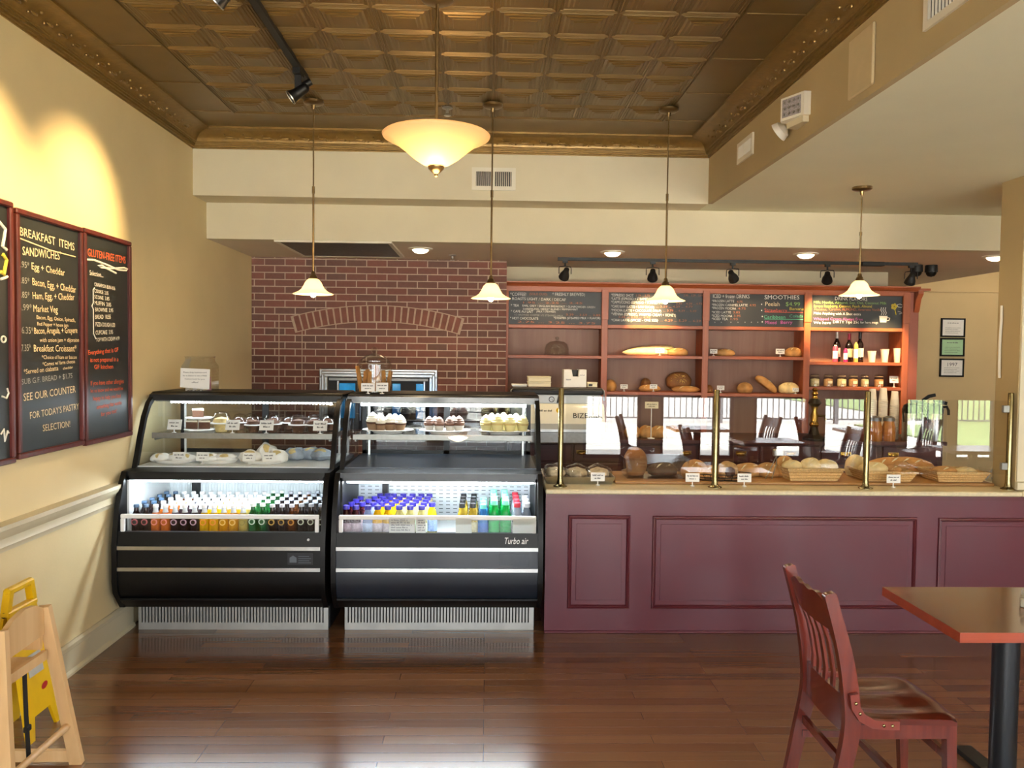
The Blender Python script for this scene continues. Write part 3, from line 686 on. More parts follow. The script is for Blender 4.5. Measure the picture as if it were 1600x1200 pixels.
bowl_pendant(3.5, .9, ZS, 2.12, 'added unseen amber bowl pendant lighting the low ceiling, nearer the counter', 70, 8)  # this and the next pendant are unseen, added to light the low ceiling
bowl_pendant(3.5, -1.0, ZS, 2.12, 'added unseen amber bowl pendant lighting the low ceiling, nearest the street windows', 70, 8)

# ------------------------------------------------------------------ brick arch and oven front
ab = MB(); mo = MB()
pL, pM, pR = P(452, 490, Y3), P(590, 472, Y3), P(728, 497, Y3)
acx = (pL.x+pR.x)/2; half = (pR.x-pL.x)/2; zs0 = (pL.z+pR.z)/2+.0; rise = .075
th0 = 2*math.atan(rise/half); rad = half/math.sin(th0)
# inner arc radius from the arch foot points, bricks 0.155 deep
il, ir_, it = P(464, 517, Y3), P(716, 522, Y3), P(590, 502, Y3)
hw = (ir_.x-il.x)/2; sag = it.z-(il.z+ir_.z)/2; Ri = (hw*hw+sag*sag)/(2*sag); ccx = (il.x+ir_.x)/2; ccz = it.z-Ri
ang = math.asin(hw/Ri); NV = 25; depth = .135
def apt(a, r): return (ccx+r*math.sin(a), ccz+r*math.cos(a))
for k in range(NV):
    a0 = -ang+2*ang*k/NV+.0018*1.6; a1 = -ang+2*ang*(k+1)/NV-.0018*1.6
    ab.prism([apt(a0, Ri), apt(a1, Ri), apt(a1, Ri+depth), apt(a0, Ri+depth)][::-1], 'Y', Y3-.014, Y3+.01)
ns = 24
poly = [apt(-ang-.006+(2*ang+.012)*k/ns, Ri-.008) for k in range(ns+1)]+[apt(ang+.006-(2*ang+.012)*k/ns, Ri+depth+.009) for k in range(ns+1)]
mo.prism(poly[::-1], 'Y', Y3-.009, Y3+.01)
for px in (436, 472, 714, 746):                        # straight mortar joints of the pier courses
    a = P(px, 515 if px in (472, 714) else 490, Y3); mo.box(a.x-.004, a.x+.004, Y3-.002, Y3+.01, .9, a.z)
struct('trim_arch', ab, M_voussoir); struct('trim_arch_mortar', mo, M_mortar)

a, b = P(500, 575, Y3), P(684, 578, Y3)
ov = thing('deck_oven', ((a.x+b.x)/2, Y3-.05, .9), 'stainless oven front with blue sky reflections painted on its windows, set in the brick wall', 'oven')
x0, x1, zt = a.x, b.x, (a.z+b.z)/2
fr = MB()
w = .075
for (u0, u1, v0, v1) in ((x0, x1, zt-w, zt), (x0, x0+w, .95, zt-w), (x1-w, x1, .95, zt-w)):
    fr.cbox(u0, u1, Y3-.035, Y3+.0, v0, v1, .006)
for (u0, u1, v0, v1) in ((x0+.018, x1-.018, zt-.05, zt-.018), (x0+.018, x0+.05, .95, zt-.05), (x1-.05, x1-.018, .95, zt-.05)):
    fr.cbox(u0, u1, Y3-.05, Y3-.03, v0, v1, .008)
fr.build('frame', M_steel, ov)
MB().box(x0+w, x1-w, Y3-.012, Y3+.002, .95, zt-w).build('face_panel', M_blackmatte, ov)
MB().box(x0+w+.01, x1-w-.01, Y3-.03, Y3-.01, zt-w-.03, zt-w-.008).build('hood_strip', M_steeld, ov)
M_ovensky = mat('oven_glass_sky_sheen', '#1c86c8', .12, coat=.5, noise=.35, nscale=9, emit='#1c86c8', es=.25)  # sky reflection in the oven glass, put in as blue colour and weak glow
for (u, v) in ((530, 555), (613, 626), (650, 662)):
    p, q = P(u, 597, Y3-.02), P(v, 597, Y3-.02)
    MB().cbox(p.x, q.x, Y3-.02, Y3-.012, 1.05, zt-w-.055, .004).build('window_glass', M_ovensky, ov)
for px in (528, 663):
    p = P(px, 597, Y3-.03); MB().box(p.x-.006, p.x+.006, Y3-.03, Y3-.012, 1.03, zt-w-.035).build('mullion', M_steel, ov)

# ------------------------------------------------------------------ cherry shelving with chalkboards
YF, YBK = 7.52, YB-.03
def Q(px, py, Y=YF): return P(px, py, Y)
cab = thing('display_cabinet', (2.1, YF+.15, 0), 'tall cherry wood shelving with four bays along the back wall', 'cabinet')
xs = [Q(792, 500).x, Q(945, 500).x, Q(1103, 500).x, Q(1262, 500).x, Q(1416, 500).x]
ztop = Q(1100, 446).z
MB().box(xs[0]-.03, xs[4]+.04, YBK, YBK+.02, .9, ztop-.02).build('back_panel', M_cabback, cab)
SW = [.03, .058, .058, .062, .06]
for k, x in enumerate(xs):
    wdt = SW[k]
    m = MB().cbox(x-wdt/2, x+wdt/2, YF, YF+.03, .93, ztop-.075, .003)
    if k: m.cbox(x-wdt/2-.004, x+wdt/2+.004, YF-.008, YF, 1.97, ztop-.05, .003)
    m.build('stile', M_cherry, cab)
    MB().box(x-.012, x+.012, YF+.03, YBK, .93, ztop-.03).build('divider', M_cherry, cab)
MB().cbox(xs[0]-.02, xs[4]+.03, YF-.002, YF+.028, ztop-.075, ztop-.02, .003).build('top_rail', M_cherryX, cab)
cr = [(YF+.03, ztop-.03), (YF-.012, ztop-.03), (YF-.02, ztop-.02), (YF-.05, ztop-.008), (YF-.06, ztop), (YF-.06, ztop+.012), (YF+.3, ztop+.012), (YF+.3, ztop-.03)]
MB().prism(cr, 'X', xs[0]-.03, xs[4]+.10).build('crown_moulding', M_cherryX, cab)
def shelf(i, zt_, th=.03, name='shelf'):
    x0, x1 = xs[i]+SW[i]/2-.01, xs[i+1]-SW[i+1]/2+.01
    MB().cbox(x0, x1, YF+.004, YBK, zt_-th, zt_, .003).build(name, M_cherryX, cab)
zA = [Q(865, 555).z, Q(1025, 555.5).z, Q(1180, 557).z, Q(1340, 566).z]
zB = [None, Q(1025, 612.5).z, Q(1180, 615).z, Q(1340, 605).z]
zBot = [Q(865, 508).z, Q(1025, 509).z, Q(1180, 511).z, Q(1340, 513).z]
for i in range(4):
    shelf(i, zA[i]); shelf(i, zBot[i]+.004, .032, 'board_rail')
    if zB[i]: shelf(i, zB[i])
# return panel with corbel at the right end
MB().box(xs[4]+.04, xs[4]+.17, YF+.1, YF+.13, .93, ztop-.01).build('end_panel', mat('cherry_end', '#8a4a38', .45, noise=.06, nscale=5), cab)
MB().prism([(YF+.1, ztop-.02), (YF+.02, ztop-.02), (YF+.02, ztop-.05), (YF+.06, ztop-.10), (YF+.085, ztop-.2), (YF+.1, ztop-.22)], 'X', xs[4]+.12, xs[4]+.17).build('corbel', M_cherryX, cab)
MB().box(xs[4]+.02, xs[4]+.22, YF-.01, YF+.2, ztop-.02, ztop).build('cap', M_cherryX, cab)

# chalkboards of the cabinet; each line: text, left px, baseline px, height px, colour, (right px)
W_, O_, G_, Y_, T_, K_, R_ = 'chalk_white', 'chalk_orange', 'chalk_green', 'chalk_yellow', 'chalk_teal', 'chalk_pink', 'chalk_red'
for n_, c_ in ((W_, '#e4e0d6'), (O_, '#b06a4a'), (G_, '#8fb466'), (Y_, '#e0c94e'), (T_, '#58b08c'), (K_, '#c763a8'), (R_, '#c4574a'), ('chalk_tan', '#e2cda8'), ('chalk_dim', '#9b9a94'), ('chalk_coral', '#e2633a')): mat(n_, c_, .9, noise=.15, nscale=150)
def chalkboard(i, lab, lines, extra=None):
    x0, x1 = xs[i]+SW[i]/2-.004, xs[i+1]-SW[i+1]/2+.004
    z1, z0 = ztop-.072, zBot[i]+.002
    yb = YF+.022
    r = thing('menu_chalkboard', ((x0+x1)/2, yb, z0), lab, 'chalkboard', 'menu chalkboards of the cabinet')
    MB().box(x0, x1, yb, yb+.012, z0, z1).build('board', M_chalk, r)
    by = {}
    for (t, px, py, h, c, pe) in lines:
        a = P(px, py, yb); b = by.setdefault(c, MB())
        size = h/1270*yb*1.32; wd = (P(pe, py, yb).x-a.x) if pe else None
        tl = random.uniform(-.012, .012)
        b.text(t, size, (a.x, yb-.0015, a.z), u=(math.cos(tl), 0, math.sin(tl)), width=wd)
    if extra: extra(by, yb)
    for c, b in by.items(): b.build('chalk_writing', MATS[c], r, smooth=False)
    return r
chalkboard(0, 'chalkboard listing coffee, tea and hot chocolate', [
    ('*COFFEE!', 797, 462, 5.5, W_, 822), ('(SOLO DUO)', 827, 461, 4, O_, 855), ('* FRESHLY BREWED)', 863, 462, 5, W_, 914),
    ('ROASTS LIGHT / DARK / DECAF', 800, 468.5, 4.6, W_, 884), ('1.95 ... 2.25 ... 2.45', 815, 474, 3.2, O_, 910),
    ('* TEA', 798, 479, 4.2, W_, 811), ('EARL GREY / ENGLISH BREAKFAST / GUNPOWDER GREEN', 816, 479, 3.4, W_, 930), ('DARJEELING / BERRY BLEND / PEPPERMINT', 817, 484, 3, W_, 903),
    ('* CAFE AU LAIT', 798, 488, 4, W_, 833), ('(MILK / STEAMED)', 838, 488, 3, W_, 868), ('1/2 BREWED COFFEE 1/2 STEAMED MILK', 803, 493, 3, 'chalk_dim', 880), ('3.29 ... 3.59 ... 3.85', 884, 493, 3.4, O_, 938),
    ('* HOT CHOCOLATE', 797, 499, 4.4, W_, 841), ('*STEAMER (STEAMED MILK + FLAVOR)', 865, 498.5, 3.8, W_, 938), ('2.75 ... 3.25 ... 3.75', 808, 504, 3.2, O_, 930)])
chalkboard(1, 'chalkboard listing espresso drinks behind the third pendant', [
    ('*ESPRESSO SHOT', 955, 463, 4.6, W_, 990), ('2.25 ... 2.75', 993, 463, 3.4, O_, 1015), ('2.95 .. 3.29 .. 3.59', 1068, 463, 3.2, O_, 1098),
    ('*LATTE (ESPRESSO + STEAMED MILK)', 955, 468.5, 4.4, W_, 1025), ('*CAPPUCCINO (ESPRESSO + FOAMED MILK)', 955, 474, 4.4, W_, 1040), ('3.59 .. 4.29 .. 4.75', 1056, 476, 3.2, O_, 1097),
    ('*CAFE RAW (LATTE + RAW SUGAR)', 955, 480.5, 4.4, W_, 1022), ('... 3.59 ... 4.29 ... 4.79', 1025, 480.5, 3.4, O_, 1082),
    ('*MOCHA (LATTE + CHOCOLATE SYRUP)', 955, 486.5, 4.4, W_, 1033), ('... 3.79 ... 4.39 ... 5.49', 1036, 486.5, 3.4, O_, 1088),
    ('*VIENNA (ESPRESSO, WHIPPED CREAM + HONEY)', 955, 492.5, 4.6, W_, 1056), ('3.25 ... 3.95 ... 4.95', 966, 496.5, 3.2, O_, 1016),
    ('*CHAI LATTE (SPICED - ONE SIZE)', 955, 502, 4.4, W_, 1028), ('... 4.29 ... 5.29 ... 6.29', 1031, 502, 3.8, O_, 1095)])
def smo(by, yb):
    for (xa, xb_, y_, c) in ((1195, 1255, 487.5, R_), (1194, 1256, 498.5, T_)):
        p, q = P(xa, y_, yb), P(xb_, y_-1, yb); by.setdefault(c, MB()).box(p.x, q.x, yb-.002, yb-.001, p.z-.003, p.z+.003)
    d = by.setdefault(W_, MB())
    for (xx, y_) in ((1190, 475.5), (1190, 485), (1191, 494.5), (1191, 503)):
        p = P(xx, y_, yb); d.cyl((p.x, yb-.001, p.z), (p.x, yb-.002, p.z), .006, n=8)
    d = by.setdefault('chalk_dim', MB())
    for xx in (1117, 1127, 1142, 1153, 1164, 1174, 1184): p = P(xx, 503.5, yb); d.cyl((p.x, yb-.001, p.z), (p.x, yb-.002, p.z), .005, n=6)
chalkboard(2, 'chalkboard listing iced and frozen drinks with coloured smoothies', [
    ('ICED + frozen DRINKS', 1113.5, 465.5, 6.5, W_, 1171), ('*FROZEN LATTE', 1112, 472, 4, W_, 1147), ('4.75', 1151, 473, 3.6, O_, 1160), ('*FROZEN CARAMEL LATTE', 1112, 478, 4, W_, 1168), ('4.95', 1171, 478.5, 3.8, O_, 1181),
    ('*FROZEN MOCHA', 1112, 483, 4, W_, 1150), ('4.75', 1153, 483.5, 3.6, O_, 1165), ('*ICED LATTE', 1112, 489.5, 4, W_, 1142), ('3.85', 1145, 489.5, 3.6, O_, 1156), ('*ICED MOCHA', 1112, 495, 4, W_, 1144), ('3.95', 1146, 495, 3.6, O_, 1157), ('*ICED TEA', 1112, 500, 4, W_, 1137), ('1.95', 1140, 500, 3.6, O_, 1153),
    ('SMOOTHIES', 1194, 467.5, 7, W_, 1249), ('Peelah', 1195, 478, 7.2, 'chalk_tan', 1218), ('$4.99', 1227, 478, 7, G_, 1250), ('Strawberry', 1194, 487, 5.5, R_, 1230), ('Banana', 1233, 484.5, 5, Y_, 1256),
    ('Caribbean', 1193, 497.5, 5.5, T_, 1227), ('Colada', 1233, 496, 5, T_, 1255), ('Mixed', 1195, 506, 5.4, K_, 1213), ('Berry', 1219, 506, 5.6, K_, 1238)], smo)
def drk(by, yb):
    d = by.setdefault(Y_, MB()); p = P(1397, 479, yb)
    for k in range(5):
        a = k*2*PI/5; d.cyl((p.x+.018*math.cos(a), yb-.001, p.z+.018*math.sin(a)), (p.x+.018*math.cos(a), yb-.002, p.z+.018*math.sin(a)), .014, n=10)
    q = P(1400, 492, yb); d.tube([(p.x+.005, yb-.002, p.z-.03), (q.x-.01, yb-.002, q.z+.04), (q.x, yb-.002, q.z)], .004, 6)
    d = by.setdefault(W_, MB()); p = P(1380, 497, yb)      # steaming cup
    d.prism([(p.x-.04, p.z+.02), (p.x+.04, p.z+.02), (p.x+.03, p.z-.04), (p.x-.03, p.z-.04)][::-1], 'Y', yb-.002, yb-.001)
    d.tube([(p.x+.04, yb-.002, p.z+.005), (p.x+.062, yb-.002, p.z), (p.x+.055, yb-.002, p.z-.02), (p.x+.035, yb-.002, p.z-.025)], .004, 6)
    for s in (-1, 0, 1): d.tube([(p.x+s*.02, yb-.002, p.z+.03), (p.x+s*.02+.008, yb-.002, p.z+.05), (p.x+s*.02-.006, yb-.002, p.z+.075), (p.x+s*.02, yb-.002, p.z+.1)], .0035, 6)
    p = P(1406, 478, yb)
    d.tube([(p.x-.03, yb-.002, p.z+.01), (p.x, yb-.002, p.z+.018), (p.x+.03, yb-.002, p.z+.005), (p.x+.015, yb-.002, p.z-.015), (p.x-.015, yb-.002, p.z-.012), (p.x-.03, yb-.002, p.z+.01)], .003, 6)
    d.tube([(p.x-.02, yb-.002, p.z-.05), (p.x+.01, yb-.002, p.z-.058), (p.x+.025, yb-.002, p.z-.068), (p.x-.005, yb-.002, p.z-.076)], .003, 6)
chalkboard(3, 'chalkboard with coloured drink specials, yellow flower and steaming cup', [
    ('DRINK FLAVORS', 1304, 469, 6, W_, 1355), ('Milk: Nonfat, Almond, Soy, Oat, Coconut Milk', 1271, 474, 4.4, G_, 1385), ('Syrups: Raspberry, Coconut, Peach, Almond', 1271, 480, 4.4, Y_, 1362),
    ('Hazelnut,', 1272, 485, 4, O_, 1292), ('Caramel, ALMOND, Amaretto Vanilla', 1295, 485, 4.4, O_, 1376), ('Make Anything with A Shot extra', 1271, 491, 4.2, W_, 1345), ('Whipped Cream Always Free', 1271, 500, 4.4, K_, 1348),
    ('We have', 1271, 506, 4.6, W_, 1298), ('DIRTY Tips 25c', 1301, 505, 4.6, W_, 1342), ('for here mugs', 1344, 505.5, 4.2, W_, 1372)], drk)

# ------------------------------------------------------------------ back counter under the shelving
bc = thing('back_counter', (2.2, 7.4, 0), 'dark wood back counter with brass drawer pulls behind the sneeze guard', 'counter')
MB().cbox(.18, 4.12, 7.12, YB-.02, .865, .90, .004).build('worktop', M_darkwood, bc)
MB().box(.2, 4.1, 7.16, YB-.04, .08, .865).build('carcass', M_darkwood, bc)
for k in range(7):
    x0 = .22+k*.555; MB().cbox(x0, x0+.535, 7.145, 7.16, .70, .85, .004).build('drawer', M_darkwood, bc)
    d = MB().cbox(x0, x0+.535, 7.145, 7.16, .10, .68, .004); d.cbox(x0+.06, x0+.475, 7.14, 7.15, .16, .62, .01).build('door', M_darkwood, bc)
for px in (909, 994, 1072, 1158, 1236, 1322, 1396, 1487):
    c = P(px, 703, 7.14)
    if c.x > 4.1: continue
    m = MB().ell((c.x, 7.145, .775), (.045, .022, .02), 12, 6).box(c.x-.048, c.x+.048, 7.138, 7.146, .77, .80)
    m.build('cup_pull', M_gilt, bc)

# slicer at the left end of the back counter
sx0, sx1 = P(797, 640, 7.0).x, P(938, 640, 7.0).x
sl = thing('bread_slicer', ((sx0+sx1)/2, 7.0, .90), 'cream and steel bread slicer under the cake dome shelf', 'slicer')
z0 = .90
MB().cbox(sx0+.02, sx1-.02, 6.75, 7.2, z0, z0+.10, .008).build('base', M_steeld, sl)
MB().prism([(6.72, z0+.12), (6.70, z0+.17), (6.76, z0+.30), (6.80, z0+.33), (7.2, z0+.33), (7.2, z0+.12)], 'X', sx0, sx1).build('front_cover', mat('cream_enamel', '#d9d6c4', .3, coat=.3, noise=.02), sl)
MB().box(sx0, sx1, 6.71, 7.2, z0+.10, z0+.122).build('shelf_strip', M_steel, sl)
MB().cbox(sx0+.02, sx1-.02, 6.82, 7.2, z0+.33, z0+.405, .006).build('control_panel', M_liner, sl)
MB().cbox(sx0+.01, sx1, 6.80, 7.22, z0+.405, z0+.452, .012).build('hood', M_blackmatte, sl)
MB().tube([(sx0, 6.79, z0+.30), (sx0, 6.79, z0+.44), (sx0+.02, 6.79, z0+.46), (sx1-.02, 6.79, z0+.46), (sx1, 6.79, z0+.44), (sx1, 6.79, z0+.36)], .006, 8).build('rail', M_steel, sl)
c = P(918, 649.5, 6.735); t = MB(); t.text('BIZERBA', .062, (c.x-.125, 6.72, c.z-.02), v=(0, .28, .96), width=.25); t.build('maker_name', M_ink, sl, smooth=False)
c = P(855, 641, 6.745); t = MB(); t.words((c.x-.07, 6.735, c.z-.01), .11, .016, v=(0, .28, .96), align='LEFT'); t.build('small_lettering', M_ink, sl, smooth=False)
c = P(862, 624, 6.815); t = MB()
t.tube([(c.x+.022*math.cos(a*PI/8), 6.818, c.z+.022*math.sin(a*PI/8)) for a in range(16)], .003, 6, closed=True); t.bar((c.x, 6.818, c.z), (c.x+.012, 6.818, c.z-.012), .004, .003); t.build('dial', M_ink, sl)
c = P(873, 641, 6.745); MB().cyl((c.x, 6.752, c.z), (c.x, 6.738, c.z-.002), .022, n=16).build('warning_dot', M_yellow, sl)
c = P(898, 674, 6.74); MB().cyl((c.x, 6.752, c.z), (c.x, 6.735, c.z), .010, n=12).build('knob', M_steel, sl)
c = P(866, 624, 6.81); MB().prism([(c.x+.02, c.z-.03), (c.x+.045, c.z-.03), (c.x+.045, c.z+.05), (c.x+.038, c.z+.05)][::-1], 'Y', 6.812, 6.82).build('lever', M_blackmatte, sl)
ztop_s = z0+.466
def carton(px0, px1, h, d, m, lab, name='carton', dz=0., cut=None):
    a, b = P(px0, 600, 6.95).x, P(px1, 600, 6.95).x; zz = ztop_s+dz
    r = thing(name, ((a+b)/2, 6.95, zz), lab, 'box')
    if cut:
        MB().prism([(a, zz), (b, zz), (b, zz+h), (a+(b-a)*.68, zz+h), (a+(b-a)*.66, zz+h*.6), (a+(b-a)*.40, zz+h*.6), (a+(b-a)*.34, zz+h), (a, zz+h)], 'Y', 6.9, 6.9+d).build('body', m, r)
        MB().box(a+.004, b-.004, 6.9+d*.4, 6.9+d*.5, zz+h*.5, zz+h*.97).build('contents', M_blackmatte, r)
        t = MB(); t.words((a+.02, 6.899, zz+.06), .05, .012, align='LEFT'); t.words((a+(b-a)*.72, 6.899, zz+.10), .04, .009, align='LEFT'); t.build('print', mat('grey_ink', '#8c8894', .8), r, smooth=False)
    else:
        MB().cbox(a, b, 6.9, 6.9+d, zz, zz+h, .004).build('body', m, r)
        MB().box(a-.003, b+.003, 6.897, 6.9+d+.003, zz+h, zz+h+.008).build('lid', m, r)
    return r
carton(825, 860, .035, .2, M_cream, 'flat cream carton, lower of the two on the slicer')
carton(825, 860, .035, .2, M_cream, 'flat cream carton, upper of the two on the slicer', dz=.0445)
carton(880, 915, .15, .18, M_paper, 'tall white carton with a cut-out front on the slicer', cut=True)
bxo = carton(917, 932, .035, .12, M_cream, 'small cream carton with a dark window on the slicer')
a_ = P(922, 603, 6.898); MB().box(a_.x-.012, a_.x+.02, 6.896, 6.899, ztop_s+.012, ztop_s+.028).build('window', M_blackmatte, bxo)
carton(800, 823, .012, .16, M_paper, 'thin stack of paper at the left end of the slicer', name='paper_stack')

# ------------------------------------------------------------------ things on the shelves
CRUST = [mat('crust_golden', '#bd8c52', .6, noise=.3, nscale=14, bump=.3, bscale=60), mat('crust_pale', '#e6cd95', .65, noise=.22, nscale=14, bump=.3, bscale=60),
         mat('crust_brown', '#8a5a2c', .65, noise=.35, nscale=12, bump=.35, bscale=60), mat('crust_orange', '#c28a4c', .6, noise=.25, nscale=10, bump=.3, bscale=60), mat('crust_dark', '#4a2c1a', .6, noise=.35, nscale=16, bump=.4, bscale=60)]
M_flour = mat('flour_dust', '#e6d6ab', .8, noise=.2, nscale=20)
def loaf(name, c, r, m, lab, cat='bread', tilt=0., rotz=0., slashes=3, grp=None, flat=.6, seed=0, mflour=None, pitch=0.):
    """loaf resting at c (bottom centre), r half sizes"""
    rt = thing(name, c, lab, cat, grp)
    ph = seed*1.7
    def fn(d):
        q = 1+.03*math.sin(5*d[0]+ph)+.025*math.sin(7*d[1]+2*ph)+.02*math.sin(9*d[2]+ph)
        return q
    b = MB(); b.ell((0, 0, 0), r, 24, 14, fn)
    zmin = -r[2]*flat
    b.v = [(x, y, max(z, zmin)-zmin) for x, y, z in b.v]
    hgt = r[2]-zmin
    b.build('crust', m, rt, world=False, sharp=60)
    if slashes:
        s = MB()
        for k in range(slashes):
            u = (k+.5)/slashes*2-1; u *= .65; x = u*r[0]; L = .45*r[1]
            zz = lambda xx, yy: -zmin+r[2]*math.sqrt(max(0, 1-(xx/r[0])**2-(yy/r[1])**2))*1.02
            e = min(.5*r[0]/slashes, .03); q0 = -.55*r[1]; pts_ = [(x-e, q0-.2*r[1]), (x, q0), (x+e, q0+.25*r[1])]
            s.tube([(a_, b_, zz(a_, b_)-.002) for a_, b_ in pts_], [.001, .006, .001], 6)
        s.build('slash', mflour or M_flour, rt, world=False)
    rt.rotation_euler = (pitch, tilt, rotz)
    return rt
def card(px, py, Y, z, lab, w=.07, h=.042, name='price_card', lines=2, grp='price cards', tilt=0., hstem=None, txt=('Bread', '5.99')):
    a = P(px, py, Y); hs = hstem if hstem is not None else max(.012, a.z-h/2-z)
    r = thing(name, (a.x, Y, z), lab, 'price card', grp)
    MB().lathe([(.0, 0), (.014, 0), (.014, .003), (.004, .006), (.003, hs+.004), (.0, hs+.004)], (a.x, Y, z), 12).build('stand', M_rail, r)
    cs = MB().add([(a.x-w/2, Y-.003, z+hs), (a.x+w/2, Y-.003, z+hs), (a.x+w/2, Y-.003+tilt, z+hs+h), (a.x-w/2, Y-.003+tilt, z+hs+h), (a.x-w/2, Y-.001, z+hs), (a.x+w/2, Y-.001, z+hs), (a.x+w/2, Y-.001+tilt, z+hs+h), (a.x-w/2, Y-.001+tilt, z+hs+h)],
                  [(0, 1, 2, 3), (7, 6, 5, 4), (0, 4, 5, 1), (1, 5, 6, 2), (2, 6, 7, 3), (3, 7, 4, 0)])
    cs.build('card', M_paper, r)
    t = MB()
    vv = Vector((0, tilt, h)).normalized()
    for k, s in enumerate(txt[:lines]):
        zz = h*(.62-.34*k); t.words((a.x, Y-.0038+tilt*zz/h, z+hs+zz), w*(.76-.3*k), h*.17, v=vv)
    t.build('print', M_ink, r, smooth=False)
    return r
ys = YF+.10
# bay 1: cake dome
c = P(870, 554, ys); cd = thing('cake_dome', (c.x, ys, zA[0]), 'clear glass cake dome with knob on the first shelf bay', 'cake dome')
MB().lathe([(.0, .012), (.118, .012), (.125, .006), (.12, 0), (.0, 0)], (c.x, ys, zA[0]), 32).build('plate', M_jar, cd)
MB().lathe([(.115, .012), (.113, .06), (.10, .10), (.07, .125), (.02, .135), (.0, .136)], (c.x, ys, zA[0]), 32).build('dome', M_jar, cd)
MB().lathe([(.012, .135), (.010, .145), (.02, .155), (.018, .17), (.0, .172)], (c.x, ys, zA[0]), 16).build('knob', M_jar, cd)
# bay 2 top: baguettes
def xat(px, Y=ys): return P(px, 560, Y).x
x0, x1 = xat(973), xat(1050); xm = (x0+x1)/2
loaf('baguette', (xm, ys+.02, zA[1]+.002), ((x1-x0)/2, .055, .042), CRUST[1], 'long pale baguette lying lowest on the upper bread shelf', slashes=4, seed=1)
loaf('baguette', (xm+.04, ys+.13, zA[1]+.03), ((x1-x0)/2, .05, .04), CRUST[1], 'long pale baguette leaning behind the lowest one, its end raised', slashes=4, seed=2, tilt=-.10)
loaf('bread_loaf', (xat(1058), ys-.01, zA[1]+.002), (.10, .06, .045), CRUST[0], 'short golden loaf at the right end of the baguettes', slashes=2, seed=3)
card(1031, 548, ys-.055, zA[1], 'white price card in front of the baguettes', w=.085, h=.045, txt=('Baguette', '2.99'))
# bay 2 bottom
loaf('bread_loaf', (xat(955)+.0, ys+.04, zB[1]+.002), (.062, .10, .065), CRUST[3], 'orange crusted loaf half hidden by the cabinet stile', slashes=0, seed=4)
card(975, 604, ys-.02, zB[1], 'white price card beside the half hidden orange loaf', txt=('Brioche', '5.99'))
loaf('bread_loaf', (xat(1016), ys+.02, zB[1]+.002), (.105, .06, .04), CRUST[3], 'flat orange loaf behind the middle card of the lower shelf', slashes=2, seed=5)
loaf('bread_roll', (xat(1014), ys+.13, zB[1]+.002), (.05, .05, .075), CRUST[2], 'round brown roll peeping over the flat orange loaf', slashes=0, seed=6)
card(1021, 604, ys-.05, zB[1], 'white price card standing before the flat orange loaf', txt=('Challah', '6.49'))
bl_ = loaf('round_loaf', (xat(1067), ys+.14, zB[1]+.002), (.125, .075, .095), CRUST[2], 'large dark round loaf with floury crackled crust, standing upright', slashes=0, seed=7, flat=.95)
b = MB(); cx = 0
for k in range(16):
    a = random.uniform(.2, PI-.2); rr = random.uniform(.15, .8); xx = .12*rr*math.cos(a); zz = .09+.085*rr*math.sin(a)
    yy = lambda X, Z: -.075*math.sqrt(max(0, 1-(X/.125)**2-((Z-.09)/.095)**2))*1.02-.001
    x2, z2 = xx+random.uniform(-.035, .035), zz+random.uniform(-.03, .03)
    b.tube([(xx, yy(xx, zz), zz), ((xx+x2)/2+.005, yy((xx+x2)/2, (zz+z2)/2), (zz+z2)/2), (x2, yy(x2, z2), z2)], [.002, .004, .002], 5)
b.build('flour_crackle', mat('flour_crack', '#c9a65a', .8, noise=.2), bl_, world=False)
loaf('bread_loaf', (xat(1072), ys-.02, zB[1]+.002), (.13, .05, .035), CRUST[3], 'flat orange loaf lying in front of the large round loaf', slashes=2, seed=8)
# bay 3 top
loaf('bread_loaf', (xat(1134), ys+.05, zA[2]+.002), (.10, .06, .042), CRUST[0], 'brown oval loaf at the left of the upper third bay', slashes=2, seed=9)
card(1115, 549, ys-.04, zA[2], 'white price card before the brown oval loaf', txt=('Multigrain', '5.99'))
card(1219, 549, ys-.03, zA[2], 'white price card beside the glowing golden loaf', w=.085, h=.05, txt=('Sourdough', '6.49'))
loaf('bread_loaf', (xat(1241), ys+.03, zA[2]+.002), (.082, .07, .055), CRUST[0], 'plump golden loaf at the right of the upper third bay', slashes=2, seed=10)
# bay 3 bottom
loaf('bread_roll', (xat(1113), ys+.1, zB[2]+.002), (.04, .04, .042), CRUST[2], 'small brown roll behind the brass post, lower third bay', slashes=0, seed=11)
card(1126, 606, ys-.02, zB[2], 'white price card just right of the second brass post', txt=('Rye', '5.49'))
loaf('bread_loaf', (xat(1166), ys+.03, zB[2]+.002), (.075, .07, .062), CRUST[0], 'brown loaf supporting the leaning batard', slashes=0, seed=12)
loaf('batard', (xat(1186)+.055, ys-.0, zB[2]+.062), (.125, .05, .048), CRUST[0], 'golden batard leaning diagonally against the brown loaf', slashes=1, seed=13, tilt=.62)
loaf('round_loaf', (xat(1235), ys+.03, zB[2]+.002), (.095, .08, .065), CRUST[1], 'pale floured round loaf at the right of the lower third bay', slashes=3, seed=14)
card(1243, 609, ys-.065, zB[2], 'white price card before the pale floured round loaf', w=.06, h=.035, txt=('Country', '6.99'))
